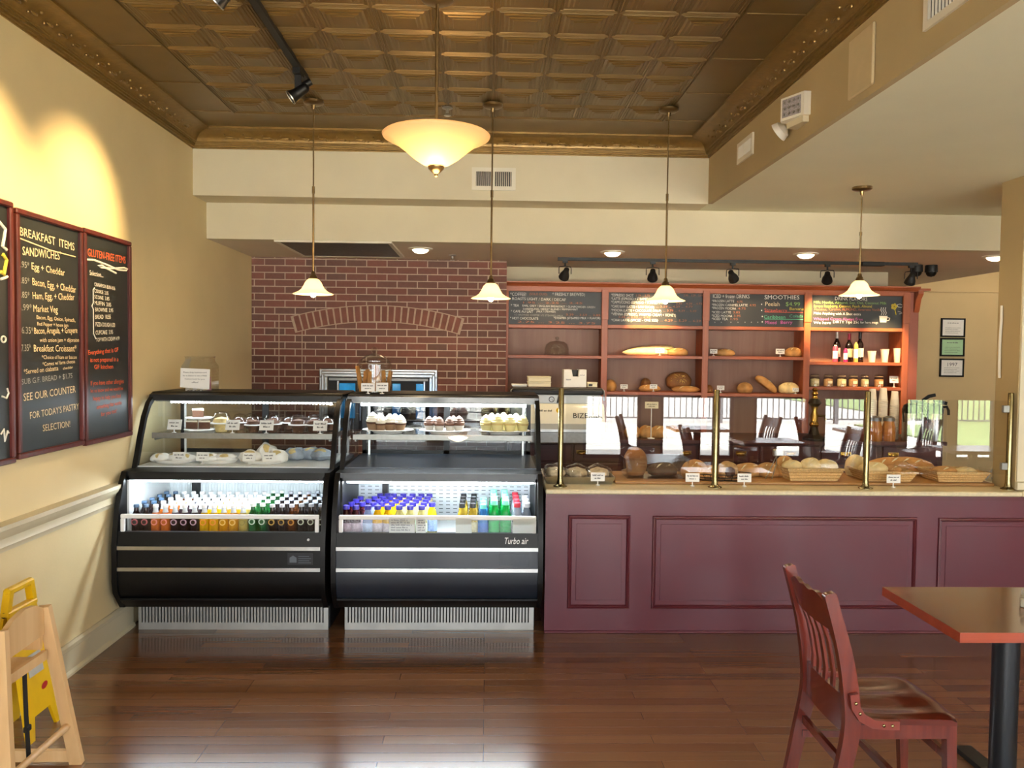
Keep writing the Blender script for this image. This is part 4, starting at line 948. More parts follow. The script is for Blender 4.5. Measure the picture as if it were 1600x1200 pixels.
# bay 4 top: bottles and cups
def syrup(px, m, mlab, mcap, lab, h=.30, rr=.034, Y=ys+.05, labcol=None):
    x = P(px, 560, Y).x; z = zA[3]; r = thing('wine_bottle', (x, Y, z), lab, 'bottle', 'tall dark bottles on the cabinet')
    s = h/.30
    MB().lathe([(0, 0), (rr*.95, 0), (rr, .006), (rr, .165*s), (rr*.85, .19*s), (.014, .222*s), (.0125, .29*s), (0, .29*s)], (x, Y, z), 20).build('glass', m, r)
    MB().lathe([(.0145, .235*s), (.0145, .30*s), (.0, .302*s)], (x, Y, z), 14).build('capsule', mcap, r)
    MB().lathe([(rr+.001, .05*s), (rr+.001, .14*s)], (x, Y, z), 20).build('label', mlab, r)
M_wine = mat('dark_wine_glass', '#130a0c', .08, coat=.6, noise=.05)
syrup(1307, M_wine, mat('rose_label', '#d8a8ac', .7), mat('silver_foil', '#b9b2ac', .35, metal=.6), 'dark bottle with silver capsule and pale pink label', .285)
syrup(1326, M_wine, mat('tan_label', '#d6c49a', .7), mat('crimson_foil', '#8a1230', .35, metal=.3), 'dark bottle with crimson capsule and cream label', .27)
syrup(1343, M_wine, mat('pale_label', '#cfc6bd', .7), mat('black_foil', '#121012', .35), 'dark bottle with black capsule beside the paper cups', .285)
def small_bottle(px, m, m2, lab, h, rr):
    Y = ys-.04; x = P(px, 565, Y).x; z = zA[3]; r = thing('small_bottle', (x, Y, z), lab, 'bottle')
    MB().lathe([(0, 0), (rr, 0), (rr, h*.8), (rr*.8, h*.9), (rr*.5, h*.94), (0, h*.94)], (x, Y, z), 16).build('body', m, r)
    MB().lathe([(rr*.55, h*.93), (rr*.55, h), (0, h)], (x, Y, z), 12).build('cap', m2, r)
    MB().lathe([(rr+.001, h*.2), (rr+.001, h*.65)], (x, Y, z), 16).build('label', M_paper, r)
small_bottle(1305, mat('pink_can', '#c2405c', .4), M_white, 'small pink bottle with white label before the silver-capped bottle', .16, .024)
small_bottle(1321, mat('magenta_can', '#b01f66', .4), mat('magenta_cap', '#c43a7e', .4), 'small magenta bottle before the crimson-capped bottle', .13, .019)
small_bottle(1337, mat('gold_bottle', '#b89a52', .4), mat('gold_cap', '#cdb36a', .35, metal=.5), 'small gold bottle before the black-capped bottle', .19, .02)
def cup(px, h, lab, Y=ys, z=None, grp='paper cups by size', n=1):
    x = P(px, 560, Y).x; z = zA[3] if z is None else z; r = thing('paper_cup', (x, Y, z), lab, 'paper cup', grp)
    rb, rt_ = .028, .0385
    MB().lathe([(0, .004), (rb-.002, .004), (rb, 0), (rb+.0005, .003), (rt_, h-.004), (rt_+.003, h-.003), (rt_+.003, h), (rt_-.001, h+.001), (rt_-.002, h-.004), (rb-.001, .008), (0, .008)], (x, Y, z), 24).build('cup', M_cupw, r)
M_cupw = mat('cup_paper', '#ece3d2', .6, noise=.02)
cup(1362, .107, 'smallest of the three white paper cups on the shelf'); cup(1382, .126, 'middle-sized white paper cup between the small and tall ones'); cup(1402, .136, 'tallest of the three white paper cups, at the cabinet end')
# bay 4 bottom: clip-top jars
FILL = [mat('jar_fill_cream', '#e6d6a4', .7, noise=.15, nscale=90), mat('jar_fill_tan', '#cfa070', .7, noise=.2, nscale=90)]
WHERE = ['clip-top jar of cream beans beside the cabinet stile', 'clip-top jar of tan grounds, second from the stile', 'clip-top jar of cream beans, third from the stile', 'clip-top jar of tan grounds, fourth from the stile', 'narrow clip-top jar of cream beans, fifth from the stile', 'wide clip-top jar nearest the small tilted card']
for k, px in enumerate((1273, 1294, 1315, 1333, 1351, 1373)):
    Y = ys+.0; x = P(px, 600, Y).x; z = zB[3]; rr = .044 if k not in (4,) else .038
    r = thing('clip_jar', (x, Y, z), WHERE[k], 'jar', 'clip-top jars of beans')
    MB().lathe([(0, .004), (rr-.006, .004), (rr-.003, .01), (rr-.003, .070), (0, .078)], (x, Y, z), 20).build('contents', FILL[k % 2], r)
    MB().lathe([(0, 0), (rr, 0), (rr, .075), (rr*.82, .09), (rr*.82, .10)], (x, Y, z), 20).build('glass', M_jar, r)
    MB().lathe([(rr*.86, .10), (rr*.9, .106), (rr*.8, .115), (0, .12)], (x, Y, z), 20).tube([(x-rr*.9, Y, z+.09), (x-rr*1.1, Y-.012, z+.10), (x-rr*.85, Y-.02, z+.112)], .0025, 6).build('lid', M_jar, r)
    MB().lathe([(rr*.86, .097), (rr*.89, .099), (rr*.86, .101)], (x, Y, z), 20).build('seal', mat('pale_seal', '#d9b98a', .5), r)
    MB().box(x-.02, x+.02, Y-rr-.002, Y-rr+.006, z+.03, z+.055).build('label', M_cream, r)
card(1397, 593, ys-.02, zB[3], 'small tilted cream card at the end of the jar shelf', w=.085, h=.065, txt=('Fresh beans', 'by the pound'), tilt=.01)

# upside-down cup stacks and airpots on the back counter
for k, (px, h) in enumerate(((1363, .46), (1380, .47), (1398, .44))):
    Y = 7.35; x = P(px, 620, Y).x; z = .90
    r = thing('cup_stack', (x, Y, z), ['left stack of nested white paper cups below the jars', 'middle and tallest stack of nested white paper cups', 'right stack of nested white paper cups below the jars'][k], 'cup stack', 'nested cup stacks')
    pr_ = [(0, 0), (.038, 0)]
    nn = int((h-.10)/.018)
    for i in range(nn): pr_ += [(.041, .002+i*.018), (.041, .008+i*.018), (.038, .012+i*.018)]
    pr_ += [(.038, nn*.018), (.028, h), (.0, h)]
    MB().lathe(pr_, (x, Y, z), 20).build('cups', M_cupw, r)
for k, px in enumerate((1424, 1443, 1461)):
    Y = 7.21+.19*(k % 2); x = P(px, 620, Y).x; z = .90; h = .34
    r = thing('airpot', (x, Y, z), ['airpot half hidden by the cabinet end panel', 'middle airpot with its lever raised', 'right airpot with the drooping spout'][k], 'airpot', 'black and steel airpots')
    MB().lathe([(0, 0), (.07, 0), (.072, .01), (.072, h*.72), (.068, h*.75), (0, h*.75)], (x, Y, z), 24).build('body', M_steel, r)
    MB().lathe([(.073, h*.74), (.074, h*.84), (.06, h*.95), (.03, h*1.0), (0, h*1.0)], (x, Y, z), 24).build('lid', M_black, r)
    MB().sweep([(x+.02, Y, z+h*.96), (x-.0, Y, z+h*1.06), (x+.05, Y, z+h*(1.16 if k == 1 else 1.04)), (x+.11, Y, z+h*(1.2 if k == 1 else 1.0))], .03, .016, (0, 1, 0)).build('lever', M_black, r)
    MB().tube([(x+.05, Y-.02, z+h*.9), (x+.095, Y-.03, z+h*.92), (x+.11, Y-.03, z+h*.82), (x+.112, Y-.03, z+h*.7)], .012, 8).build('spout', M_black, r)
    MB().tube([(x-.06, Y, z+h*.86), (x-.09, Y-.03, z+h*.78), (x-.085, Y-.05, z+h*.5)], .008, 8).build('handle', M_black, r)
# framed certificates on the tan wall
for k, (px0, py0, px1, py1, m, lab, title) in enumerate(((1470, 497, 1507, 527, M_paper, 'topmost framed certificate on the tan wall', 'CERTIFICATE'), (1469, 528, 1506, 557, mat('green_paper', '#a9cfa4', .7, noise=.03), 'green framed certificate between the two white ones', 'LICENSE'), (1468, 560, 1505, 589, M_paper, 'lowest framed certificate, printed with the year 1997', '1997'))):
    yw = YEND-.004; a, b = P(px0, py0, yw), P(px1, py1, yw); zc = (a.z+b.z)/2
    r = thing('framed_certificate', ((a.x+b.x)/2, YEND-.01, b.z), lab, 'certificate', 'framed certificates')
    f = MB(); t_ = .018
    for (x0, x1, z0, z1) in ((a.x, b.x, b.z, b.z+t_), (a.x, b.x, a.z-t_, a.z), (a.x, a.x+t_, b.z, a.z), (b.x-t_, b.x, b.z, a.z)): f.cbox(x0, x1, YEND-.022, YEND-.001, z0, z1, .003)
    f.build('frame', M_black, r)
    MB().box(a.x+.01, b.x-.01, YEND-.012, YEND-.004, b.z+.01, a.z-.01).build('sheet', m, r)
    t = MB(); xm = (a.x+b.x)/2; hh = a.z-b.z
    if k == 2: t.text('1997', .06, (xm, YEND-.013, b.z+hh*.58), align='CENTER', width=.13)
    else: t.words((xm, YEND-.013, a.z-hh*.28), .13, .012)
    for j in range(4): zz = b.z+hh*(.48-.09*j); t.words((xm-.09, YEND-.013, zz), .18-(j % 2)*.03, .006, align='LEFT')
    t.build('print', mat('soft_ink', '#55535a', .8), r, smooth=False)
# white cable on the pillar
cbm = MB(); a = PX(1566, 470, 3.19) if False else None
cbl = MB().tube([(3.19, 4.97, 1.98), (3.188, 4.965, 1.9), (3.19, 4.975, 1.75), (3.188, 4.97, 1.62), (3.19, 4.968, 1.53)], .008, 8).build('wall_cable', M_white)
tag(cbl, 'short white cable hanging down the tan pillar', 'cable')

# ------------------------------------------------------------------ refrigerated display cases
# side outline (depth, height) from the foot of the front, up to the top deck
def rounded(pts, n=5):
    return pts
LOW = [(4.80, .165), (4.62, .185), (4.535, .29), (4.522, .36), (4.522, .56), (4.535, .64), (4.56, .76), (4.615, .90), (4.655, .955)]
UPC = [(4.80, .955), (4.835, 1.03), (4.875, 1.13), (4.93, 1.24), (4.99, 1.315), (5.06, 1.358), (5.12, 1.365)]
BACK = 5.52
M_case_in = mat('case_dark_liner', '#2b3340', .3, noise=.05)
def perforated():
    m = bpy.data.materials.new('perforated_liner'); m.use_nodes = True; nt = m.node_tree; b = nt.nodes['Principled BSDF']
    tc = nt.nodes.new('ShaderNodeTexCoord'); sp = nt.nodes.new('ShaderNodeSeparateXYZ'); cb = nt.nodes.new('ShaderNodeCombineXYZ')
    nt.links.new(tc.outputs['Object'], sp.inputs['Vector']); nt.links.new(sp.outputs['X'], cb.inputs['X']); nt.links.new(sp.outputs['Z'], cb.inputs['Y'])
    br = nt.nodes.new('ShaderNodeTexBrick'); br.offset = 0; br.inputs['Scale'].default_value = 1
    br.inputs['Brick Width'].default_value = .046; br.inputs['Row Height'].default_value = .024; br.inputs['Mortar Size'].default_value = .0100; br.inputs['Mortar Smooth'].default_value = 0
    br.inputs['Color1'].default_value = (*hx('#2b3036'), 1); br.inputs['Color2'].default_value = (*hx('#2b3036'), 1); br.inputs['Mortar'].default_value = (*hx('#c3cad0'), 1)
    nt.links.new(cb.outputs['Vector'], br.inputs['Vector']); nt.links.new(br.outputs['Color'], b.inputs['Base Color'])
    b.inputs['Roughness'].default_value = .35; b.inputs['Metallic'].default_value = .3
    return m
M_perf = perforated()
M_ribbed = mat('ribbed_liner', '#dfe6e8', .35, noise=.03)
def display_case(x0, x1, lab, bright, right):
    r = thing('display_case', ((x0+x1)/2, 5.0, 0), lab, 'refrigerated case', 'refrigerated display cases')
    e = .028
    # end panels: solid below, black hoop with glass above
    for k, (a, b) in enumerate(((x0, x0+e), (x1-e, x1))):
        poly = LOW+[(4.80, .955), (5.5, .955), (5.52, .17)]
        m = MB().prism(poly, 'X', a, b)
        sw = [(p[0], p[1]) for p in UPC]
        m.sweep([((a+b)/2, y, z) for y, z in [(4.795, .93)]+sw+[(5.5, 1.365)]], .030, e, (1, 0, 0))
        m.build('end_frame', M_black, r)
        xm = (a+b)/2
        g = [(y+.01, z-.005) for y, z in UPC]+[(5.5, 1.36), (5.5, .95)]
        MB().add([(xm, y, z) for y, z in g], [tuple(range(len(g)))]).build('end_glass', M_caseglass, r, smooth=False)
    a, b = x0+e, x1-e
    # base grille
    gm = mat('grille_steel', '#b4b4b0', .5, metal=.8, noise=.08, nscale=12)
    g = MB().box(a+.005, b-.005, 4.79, 4.80, .0, .042).box(a+.005, b-.005, 4.79, 4.80, .135, .165).box(a+.005, a+.022, 4.79, 4.80, .042, .135).box(b-.022, b-.005, 4.79, 4.80, .042, .135)
    ns = 58; st = (b-a-.044)/ns
    for i in range(ns): g.box(a+.022+st*i+st*.42, a+.022+st*(i+1), 4.79, 4.80, .042, .135)
    g.build('base_grille', gm, r)
    bk = MB().box(a, b, 4.815, 5.5, 0, .16)
    bk.build('plinth', M_blackmatte, r)
    # lower body: curved front panels between the two chrome strips
    pm = M_blacksheen if bright else M_black
    def face(z):
        for (p, q) in zip(LOW, LOW[1:]):
            if p[1] <= z <= q[1]: t = (z-p[1])/(q[1]-p[1]); return p[0]+(q[0]-p[0])*t
        return LOW[0][0]
    def curved(zs_, off=.0, th=.02):
        pts = [(face(z)+off, z) for z in zs_]
        return MB().prism(pts+[(y+th, z) for y, z in pts[::-1]], 'X', a, b)
    MB().prism([(4.80, .165), (4.63, .185), (4.56, .245), (4.56, .255), (4.9, .255), (4.9, .165)], 'X', a, b).build('kick_panel', M_black, r)
    curved([.255, .29, .35, .418], .012).build('front_panel', pm, r)
    curved([.436, .48, .536], .012).build('front_panel', pm, r)
    curved([.556, .59, .634], .008, .03).build('front_panel', M_black, r)
    for z in (.427, .546):
        curved([z-.010, z+.010], .004, .02).build('chrome_strip', M_steel, r)
    # well, liner and inner back
    MB().box(a, b, 4.56, 5.30, .545, .56).build('well_floor', M_liner, r)
    MB().box(a, b, 5.26, 5.28, .56, .93).build('well_back', M_perf if bright else M_ribbed, r)
    if not bright:
        rb = MB(); n = 60
        for i in range(n): u = a+(b-a)*(i+.5)/n; rb.box(u-.004, u+.004, 5.252, 5.262, .56, .93)
        rb.build('liner_rib', M_ribbed, r)
    for u in (a, b-.012): MB().box(u, u+.012, 4.66, 5.25, .56, .925).build('well_side', M_liner if not bright else M_black, r)
    MB().box(a+.17, a+.205, 5.2, 5.26, .56, .93).build('air_column', M_blackmatte, r)
    MB().cbox(a+.225, a+.305, 5.235, 5.25, .84, .925, .003).build('thermostat_plate', M_rail, r)
    # low front guard: white rail, posts, clear sheet
    yr = face(.70)-.004
    MB().cbox(a+.012, b-.012, yr, yr+.018, .708, .732, .004).build('guard_rail', M_rail, r)
    for u in (a+.012, b-.034): MB().cbox(u, u+.022, yr, yr+.018, .634, .708, .003).build('guard_post', M_rail, r)
    MB().quad((a+.03, yr+.012, .634), (b-.03, yr+.012, .634), (b-.03, yr+.012, .71), (a+.03, yr+.012, .71)).build('guard_glass', M_caseglass, r, smooth=False)
    # deck between the zones, lower lamp
    MB().prism([(4.66, .905), (4.66, .952), (4.79, .96), (5.5, .96), (5.5, .925), (4.72, .925)], 'X', a, b).build('deck_bar', M_black if not bright else M_blacksheen, r)
    MB().prism([(4.80, .96), (5.48, .96), (5.48, .966), (4.80, .966)], 'X', a, b).build('deck_floor', M_case_in if bright else M_liner, r)
    MB().box(a+.03, b-.02, 4.70, 4.726, .890, .906).build('lower_lamp', M_led2 if bright else M_led, r)
    # upper zone: curved front glass, shelf, lamp, top, sliding doors
    n = len(UPC); fv = [(a, y, z) for y, z in UPC]+[(b, y, z) for y, z in UPC]
    MB().add(fv, [(i, n+i, n+i+1, i+1) for i in range(n-1)]).build('curved_glass', M_caseglass, r, sharp=60)
    MB().cbox(x0, x1, 5.07, BACK, 1.365, 1.388, .006).build('top_deck', M_black, r)
    MB().prism([(5.03, 1.338), (5.03, 1.372), (5.09, 1.388), (5.12, 1.388), (5.12, 1.338)], 'X', x0+.004, x1-.004).build('top_bar', M_black if not bright else M_blacksheen, r)
    MB().prism([(5.06, 1.33), (5.06, 1.336), (5.2, 1.362), (5.2, 1.352)], 'X', a, b).build('lamp_tray', M_steeld, r)
    lp = MB()
    if bright: lp.cyl((a+.05, 5.10, 1.325), (b-.05, 5.10, 1.325), .014, n=12)
    else:
        for i in range(46): u = a+.08+(b-a-.14)*i/45; lp.cbox(u, u+.013, 5.09, 5.11, 1.318, 1.330, .003)
    lp.build('upper_lamp', M_led2 if bright else M_led, r)
    MB().cbox(a+.025, b-.02, 4.965, 5.42, 1.135, 1.14, .001).build('glass_shelf', M_jar, r)
    MB().cbox(a+.02, b-.015, 4.955, 4.966, 1.112, 1.146, .002).build('shelf_edge', M_steeld, r)
    MB().box(a+.03, a+.04, 4.97, 5.42, 1.10, 1.134).box(b-.04, b-.03, 4.97, 5.42, 1.10, 1.134).build('shelf_bracket', M_steeld, r)
    for u in (a+.05, b-.06): MB().box(u, u+.012, 5.40, 5.412, .966, 1.36).build('shelf_upright', M_rail, r)
    dm = MB()
    xm = (a+b)/2
    for (u0, u1) in ((a, a+.03), (xm-.02, xm+.02), (b-.03, b)): dm.box(u0, u1, 5.47, 5.49, .966, 1.362)
    dm.box(a, b, 5.47, 5.49, .966, .99).box(a, b, 5.47, 5.49, 1.34, 1.362)
    dm.build('door_frame', M_blackmatte, r)
    MB().quad((a, 5.48, .97), (b, 5.48, .97), (b, 5.48, 1.36), (a, 5.48, 1.36)).build('sliding_door', M_casedoor2 if bright else M_casedoor, r, smooth=False)
    # maker plate and rating label on the front
    if right:
        t = MB(); p = P(787, 851, face(.60)); t.text('Turbo air', .052, (p.x, face(.585)+.003, .578), v=(0, .06, 1), width=.135, shear=.18); t.build('maker_name', M_rail, r, smooth=False)
        p = P(793, 882, 4.5); MB().box(p.x-.04, p.x+.12, face(.48)+.010, face(.48)+.014, .455, .52).build('rating_label', mat('grey_label', '#4a515c', .5, noise=.08), r)
    else:
        p = P(447, 886, 4.5); MB().box(p.x, p.x+.14, face(.48)+.010, face(.48)+.014, .455, .52).build('rating_label', mat('dark_label', '#1b1e24', .5, noise=.1), r)
        t = MB()
        for j in range(4): t.box(p.x+.06, p.x+.13-.01*(j % 2), face(.48)+.008, face(.48)+.0095, .465+.012*j, .468+.012*j)
        t.prism([(p.x+.012, .468), (p.x+.05, .468), (p.x+.05, .495), (p.x+.03, .507), (p.x+.012, .495)][::-1], 'Y', face(.48)+.008, face(.48)+.0095); t.build('label_print', mat('label_grey', '#596069', .6), r)
        p = P(480, 845, 4.5); MB().cyl((p.x, face(.59)+.006, .597), (p.x, face(.59)+.0, .597), .007, n=12).build('lock', M_steel, r)
    return r
M_casedoor = thin_glass('case_door_glass', (.62, .66, .70), 1.6)
M_casedoor2 = thin_glass('dark_door_glass', (.22, .30, .44), 1.8)
LX0, LX1, RX0, RX1 = -2.068, -.893, -.862, .325
dcl = display_case(LX0, LX1, 'black refrigerated case beside the left wall, lit blue-white, soda bottles below', False, False)
dcr = display_case(RX0, RX1, 'black refrigerated case beside the plum counter, cupcakes above, juice bottles below', True, True)
# white paper sheets on the guard of the right case
def sheet(px0, px1, lab, wr):
    y = 4.538; p, q = P(px0, 820, y), P(px1, 820, y)
    r = tag(MB().box(p.x, q.x, y, y+.002, .637, .722).build('price_sheet', M_sheet), lab, 'paper sign', 'paper signs on the case guard')
    if wr:
        t = MB()
        for j in range(5): t.words((p.x+.010, y-.001, .705-.014*j), (q.x-p.x)*(.66+.08*(j % 3)), .009, align='LEFT')
        t.build('print', mat('sheet_ink', '#8a8a92', .8), r, smooth=False)
sheet(608, 648, 'wide white price sheet below the purple-capped juices', True); sheet(650, 665, 'narrow white price sheet just right of the wide one', True)
sheet(712, 737, 'white paper sign below the black-capped bottles', False); sheet(801, 837, 'blank white sheet at the right end of the case guard', False)

# ------------------------------------------------------------------ bottles
M_neck = mat('neck_glass', '#d5dcdf', .12, coat=.5, noise=.05)
def bottle_proto(kind, c_body, c_cap, h, rr, label=None, glass=True, juice=False, cap_label=None):
    mb = mat('drink_'+kind, c_body, .1, coat=.5, noise=.06, nscale=20, trans=.35 if glass else 0., ior=1.2)
    mc = mat('cap_'+kind, c_cap, .35, coat=.2, noise=.03)
    o = MB()
    if juice: prof = [(0, 0), (rr*.92, 0), (rr, .006), (rr, h*.52), (rr*.93, h*.58), (rr*.96, h*.64), (rr*.75, h*.76), (rr*.5, h*.86), (rr*.45, h*.9), (0, h*.9)]
    else: prof = [(0, 0), (rr*.92, 0), (rr, .006), (rr, h*.66), (rr*.92, h*.71), (rr*.62, h*.79), (rr*.5, h*.84), (rr*.47, h*.93), (0, h*.93)]
    clear = kind in ('peach', 'lemon', 'orange', 'pale', 'grape')
    b = o.lathe(prof[:6]+[(0, h*.79)] if clear else prof, n=16).build('drink_bottle', mb)
    if clear: MB().lathe([(rr*.64, h*.785), (rr*.52, h*.84), (rr*.49, h*.93), (rr*.35, h*.93), (rr*.4, h*.84), (0, h*.80)], n=14).build('neck', M_neck, b, world=False)
    cr = rr*(.62 if juice else .56)
    MB().lathe([(cr, h*.88 if juice else h*.92), (cr*1.03, h*.9 if juice else h*.93), (cr, h*.99), (cr*.9, h), (0, h)], n=14).build('cap', mc, b, world=False)
    if label == 'round':
        ml = mat('label_'+kind, cap_label or '#d8cfc0', .6, noise=.05)
        MB().cyl((0, -rr-.0015, h*.53), (0, -rr+.004, h*.53), rr*.66, n=18).build('label', ml, b, world=False)
        MB().cyl((0, -rr-.0025, h*.53), (0, -rr, h*.53), rr*.44, n=16).build('emblem', mb, b, world=False)
    elif label == 'wrap':
        ml = mat('label_'+kind, cap_label or '#cfd8e2', .5, noise=.25, nscale=60)
        MB().lathe([(rr+.0008, h*.16), (rr+.0008, h*.50)], n=16).build('label', ml, b, world=False)
    return b
def fill(proto, first, px, rows, y0, dy, lab, grp, z=.561, conv=0.):
    x = P(px, 800, y0).x
    for j in range(rows):
        loc = (x+conv*j, y0+dy*j, z)
        if first[0]: proto.location = loc; tag(proto, lab, 'bottle', grp); first[0] = False
        else: dup(proto, loc, lab, grp)
KINDS = {
 'cherry': ('#2a1416', '#44607e', .205, .0265, 'round', '#b5525a'), 'peach': ('#d6722a', '#f0f0f0', .205, .0265, 'round', '#e8897a'), 'grape': ('#2a1620', '#f0f0f0', .205, .0265, 'round', '#c49aa8'),
 'lemon': ('#e9b50a', '#f0f0f0', .205, .0265, 'round', '#e98a2a'), 'orange': ('#dfa01c', '#f0f0f0', .205, .0265, 'round', '#e8c06a'), 'pale': ('#c9b25a', '#f0f0f0', .205, .0265, 'round', '#8a7a2c'),
 'green': ('#0f5a24', '#dfe8e0', .215, .0265, 'round', '#d2dccb'), 'root': ('#1c1010', '#c9c9d2', .21, .0265, 'round', '#b98d3c'), 'amber': ('#5e3212', '#c9c9d2', .21, .0265, 'round', '#c58a2c'), 'cola': ('#241c1a', '#aab0ba', .215, .0265, 'round', '#c9cbb2')}
TXT = {'cherry': 'dark cherry soda bottle with slate-blue cap, far left of the left case', 'peach': 'orange soda bottle with white cap in the left case', 'grape': 'dark purple soda bottle with white cap in the left case',
       'lemon': 'bright yellow soda bottle with white cap in the left case', 'orange': 'amber yellow soda bottle with white cap in the left case', 'pale': 'pale yellow soda bottle beside the green ones in the left case',
       'green': 'green glass soda bottle in the left case', 'root': 'near-black soda bottle with gold label in the left case', 'amber': 'brown soda bottle with amber label in the left case', 'cola': 'dark bottle with grey cap and pale label at the right of the left case'}
order = ['cherry', 'cherry', 'peach', 'peach', 'grape', 'grape', 'grape', 'lemon', 'lemon', 'orange', 'orange', 'pale', 'green', 'green', 'root', 'root', 'amber', 'cola', 'cola', 'cola']
protos = {}
for i, kd in enumerate(order):
    if kd not in protos: k = KINDS[kd]; protos[kd] = (bottle_proto(kd, k[0], k[1], k[2], k[3], k[4], cap_label=k[5]), [True])
    p, fst = protos[kd]
    px = 213+15.2*i
    fill(p, fst, px, 5, 4.66, .11, TXT[kd], kd+' soda bottles', conv=.004*(1 if i < 10 else -1)*0)
JK = {'berry': ('#3a1218', '#2d2580', .2, .031, '#b9a3ae'), 'bluejuice': ('#8f9fc4', '#2d2580', .2, .031, '#aebfdc'), 'citrus': ('#e6b416', '#2d2580', .2, .031, '#cfc6cf'), 'lemonade': ('#d8cf86', '#2d2580', .2, .031, '#d2dbc8'), 'single': ('#c8b81e', '#2c2690', .2, .031, '#8ea4d2'),
      'tea': ('#c2a63c', '#17171a', .215, .029, '#d8d0a8'), 'water': ('#3f86c8', '#6fcfc4', .21, .031, '#3668b4'), 'greensoda': ('#0fa24a', '#7fe0c0', .235, .033, '#1c9a4c'), 'clearred': ('#a9b4c6', '#c22c3c', .22, .031, '#d8d4dc'), 'cleargrey': ('#8d97a4', '#c8ccd4', .22, .031, '#ccd2da')}
JT = {'berry': 'dark berry juice bottle with purple cap, far left of the right case', 'bluejuice': 'pale blue labelled juice bottle with purple cap in the right case', 'citrus': 'yellow juice bottle with purple cap behind the guard of the right case', 'lemonade': 'pale lemonade bottle with purple cap behind the price sheets', 'single': 'lone yellow juice bottle at the end of the purple caps',
      'tea': 'pale tea bottle with black cap in the right case', 'water': 'blue water bottle with aqua cap in the right case', 'greensoda': 'tall bright green soda bottle in the right case', 'clearred': 'clear bottle with red cap in the right case', 'cleargrey': 'clear bottle with grey cap at the right end of the right case'}
jo = [('berry', 541, 4, .10), ('berry', 556, 5, .10), ('bluejuice', 575, 5, .10), ('citrus', 590, 5, .10), ('citrus', 606, 5, .10), ('lemonade', 624, 5, .10), ('lemonade', 641, 5, .10), ('lemonade', 659, 5, .10), ('single', 675, 1, .1),
      ('tea', 722, 4, .11), ('tea', 739, 4, .11), ('water', 755, 3, .11), ('greensoda', 772, 4, .12), ('greensoda', 790, 4, .12), ('clearred', 808, 4, .12), ('cleargrey', 823, 3, .12)]
jp = {}
for kd, px, rows, dy in jo:
    if kd not in jp: k = JK[kd]; jp[kd] = (bottle_proto(kd, k[0], k[1], k[2], k[3], 'wrap', juice=True, cap_label=k[4]), [True])
    p, fst = jp[kd]
    cv_ = {541: .012, 556: .022, 575: .016, 590: .012, 606: .012, 624: .010, 641: .008, 659: .004}.get(px, .0)
    fill(p, fst, px, rows, 4.70 if kd != 'single' else 4.80, dy, JT[kd], kd+' bottles of the right case', conv=cv_)

# ------------------------------------------------------------------ pastries in the upper zones
M_frost = mat('white_frosting', '#efe6d2', .6, noise=.08, nscale=80, bump=.3, bscale=120)
M_lemonf = mat('lemon_frosting', '#ece0a0', .6, noise=.08, nscale=80)
M_choc = mat('chocolate_cake', '#5b3a28', .75, noise=.2, nscale=60)
M_vanilla = mat('vanilla_cake', '#cdb478', .75, noise=.15, nscale=60)
M_pap = mat('baking_paper', '#8f6f52', .8, noise=.1)
def cupcake(name, mc, mf, mp_, fr=True):
    r = bpy.data.objects.new(name, None); COL.objects.link(r)
    n = 20; b = MB(); vs = []
    prof = [(.022, 0), (.031, .034)]
    b.lathe([(0, 0), (.022, 0), (.031, .034), (0, .034)], n=20); b.build('wrapper', mp_, r, world=False)
    MB().lathe([(.031, .034), (.034, .040), (.030, .047), (0, .05)], n=20).build('cake', mc, r, world=False)
    if fr: MB().lathe([(.031, .042), (.034, .05), (.029, .057), (.03, .062), (.023, .070), (.023, .074), (.014, .082), (.006, .09), (0, .092)], n=20).build('frosting', mf, r, world=False)
    return r
zsh = 1.1415
def plate(px0, px1, Y, lab):
    a, b = P(px0, 672, Y).x, P(px1, 672, Y).x; c = ((a+b)/2, Y, zsh)
    o = MB().lathe([(0, 0), (.55, 0), (.62, .012), (.95, .020), (1.0, .022), (.96, .026), (.62, .018), (0, .014)], n=36)
    o.v = [(x*(b-a)/2, y*.11, z) for x, y, z in o.v]
    r = o.build('oval_plate', M_clothw); r.location = c
    return tag(r, lab, 'plate', 'oval plates of cupcakes'), (a, b)
cp_w = cupcake('cupcake', M_choc, M_frost, M_pap); cp_c = cupcake('cupcake', M_choc, mat('cocoa_frosting', '#7a5a4a', .6, noise=.2, nscale=60), mat('white_cup', '#d8d2c8', .7)); cp_l = cupcake('cupcake', M_vanilla, M_lemonf, mat('cream_cup', '#d8cc90', .7))
def plateful(proto, px0, px1, fx, Y, lab_p, lab_c, grp, used=[0]):
    pl, (a, b) = plate(px0, px1, Y, lab_p)
    first = True
    for k, (u, v, s) in enumerate(fx):
        loc = (a+(b-a)*u, Y+v, zsh+.019)
        if first: o = proto; o.location = loc; first = False; tag(o, lab_c, 'cupcake', grp)
        else: o = dup(proto, loc, lab_c, grp)
        o.scale = (s, s, s); o.rotation_euler = (0, 0, k*1.3)
plateful(cp_w, 566, 646, [(.22, -.035, 1.25), (.38, -.05, 1.05), (.55, -.035, 1.15), (.76, -.045, 1.1), (.33, .045, 1.1), (.62, .045, 1.1)], 5.10, 'oval white plate at the left of the right case shelf', 'white-frosted chocolate cupcake on the left plate', 'white frosted cupcakes')
plateful(cp_c, 655, 735, [(.2, -.03, 1.0), (.4, -.045, 1.0), (.6, -.035, 1.0), (.78, -.03, 1.05), (.3, .045, .95), (.66, .045, 1.0)], 5.10, 'oval white plate in the middle of the right case shelf', 'brown cocoa cupcake on the middle plate', 'cocoa cupcakes')
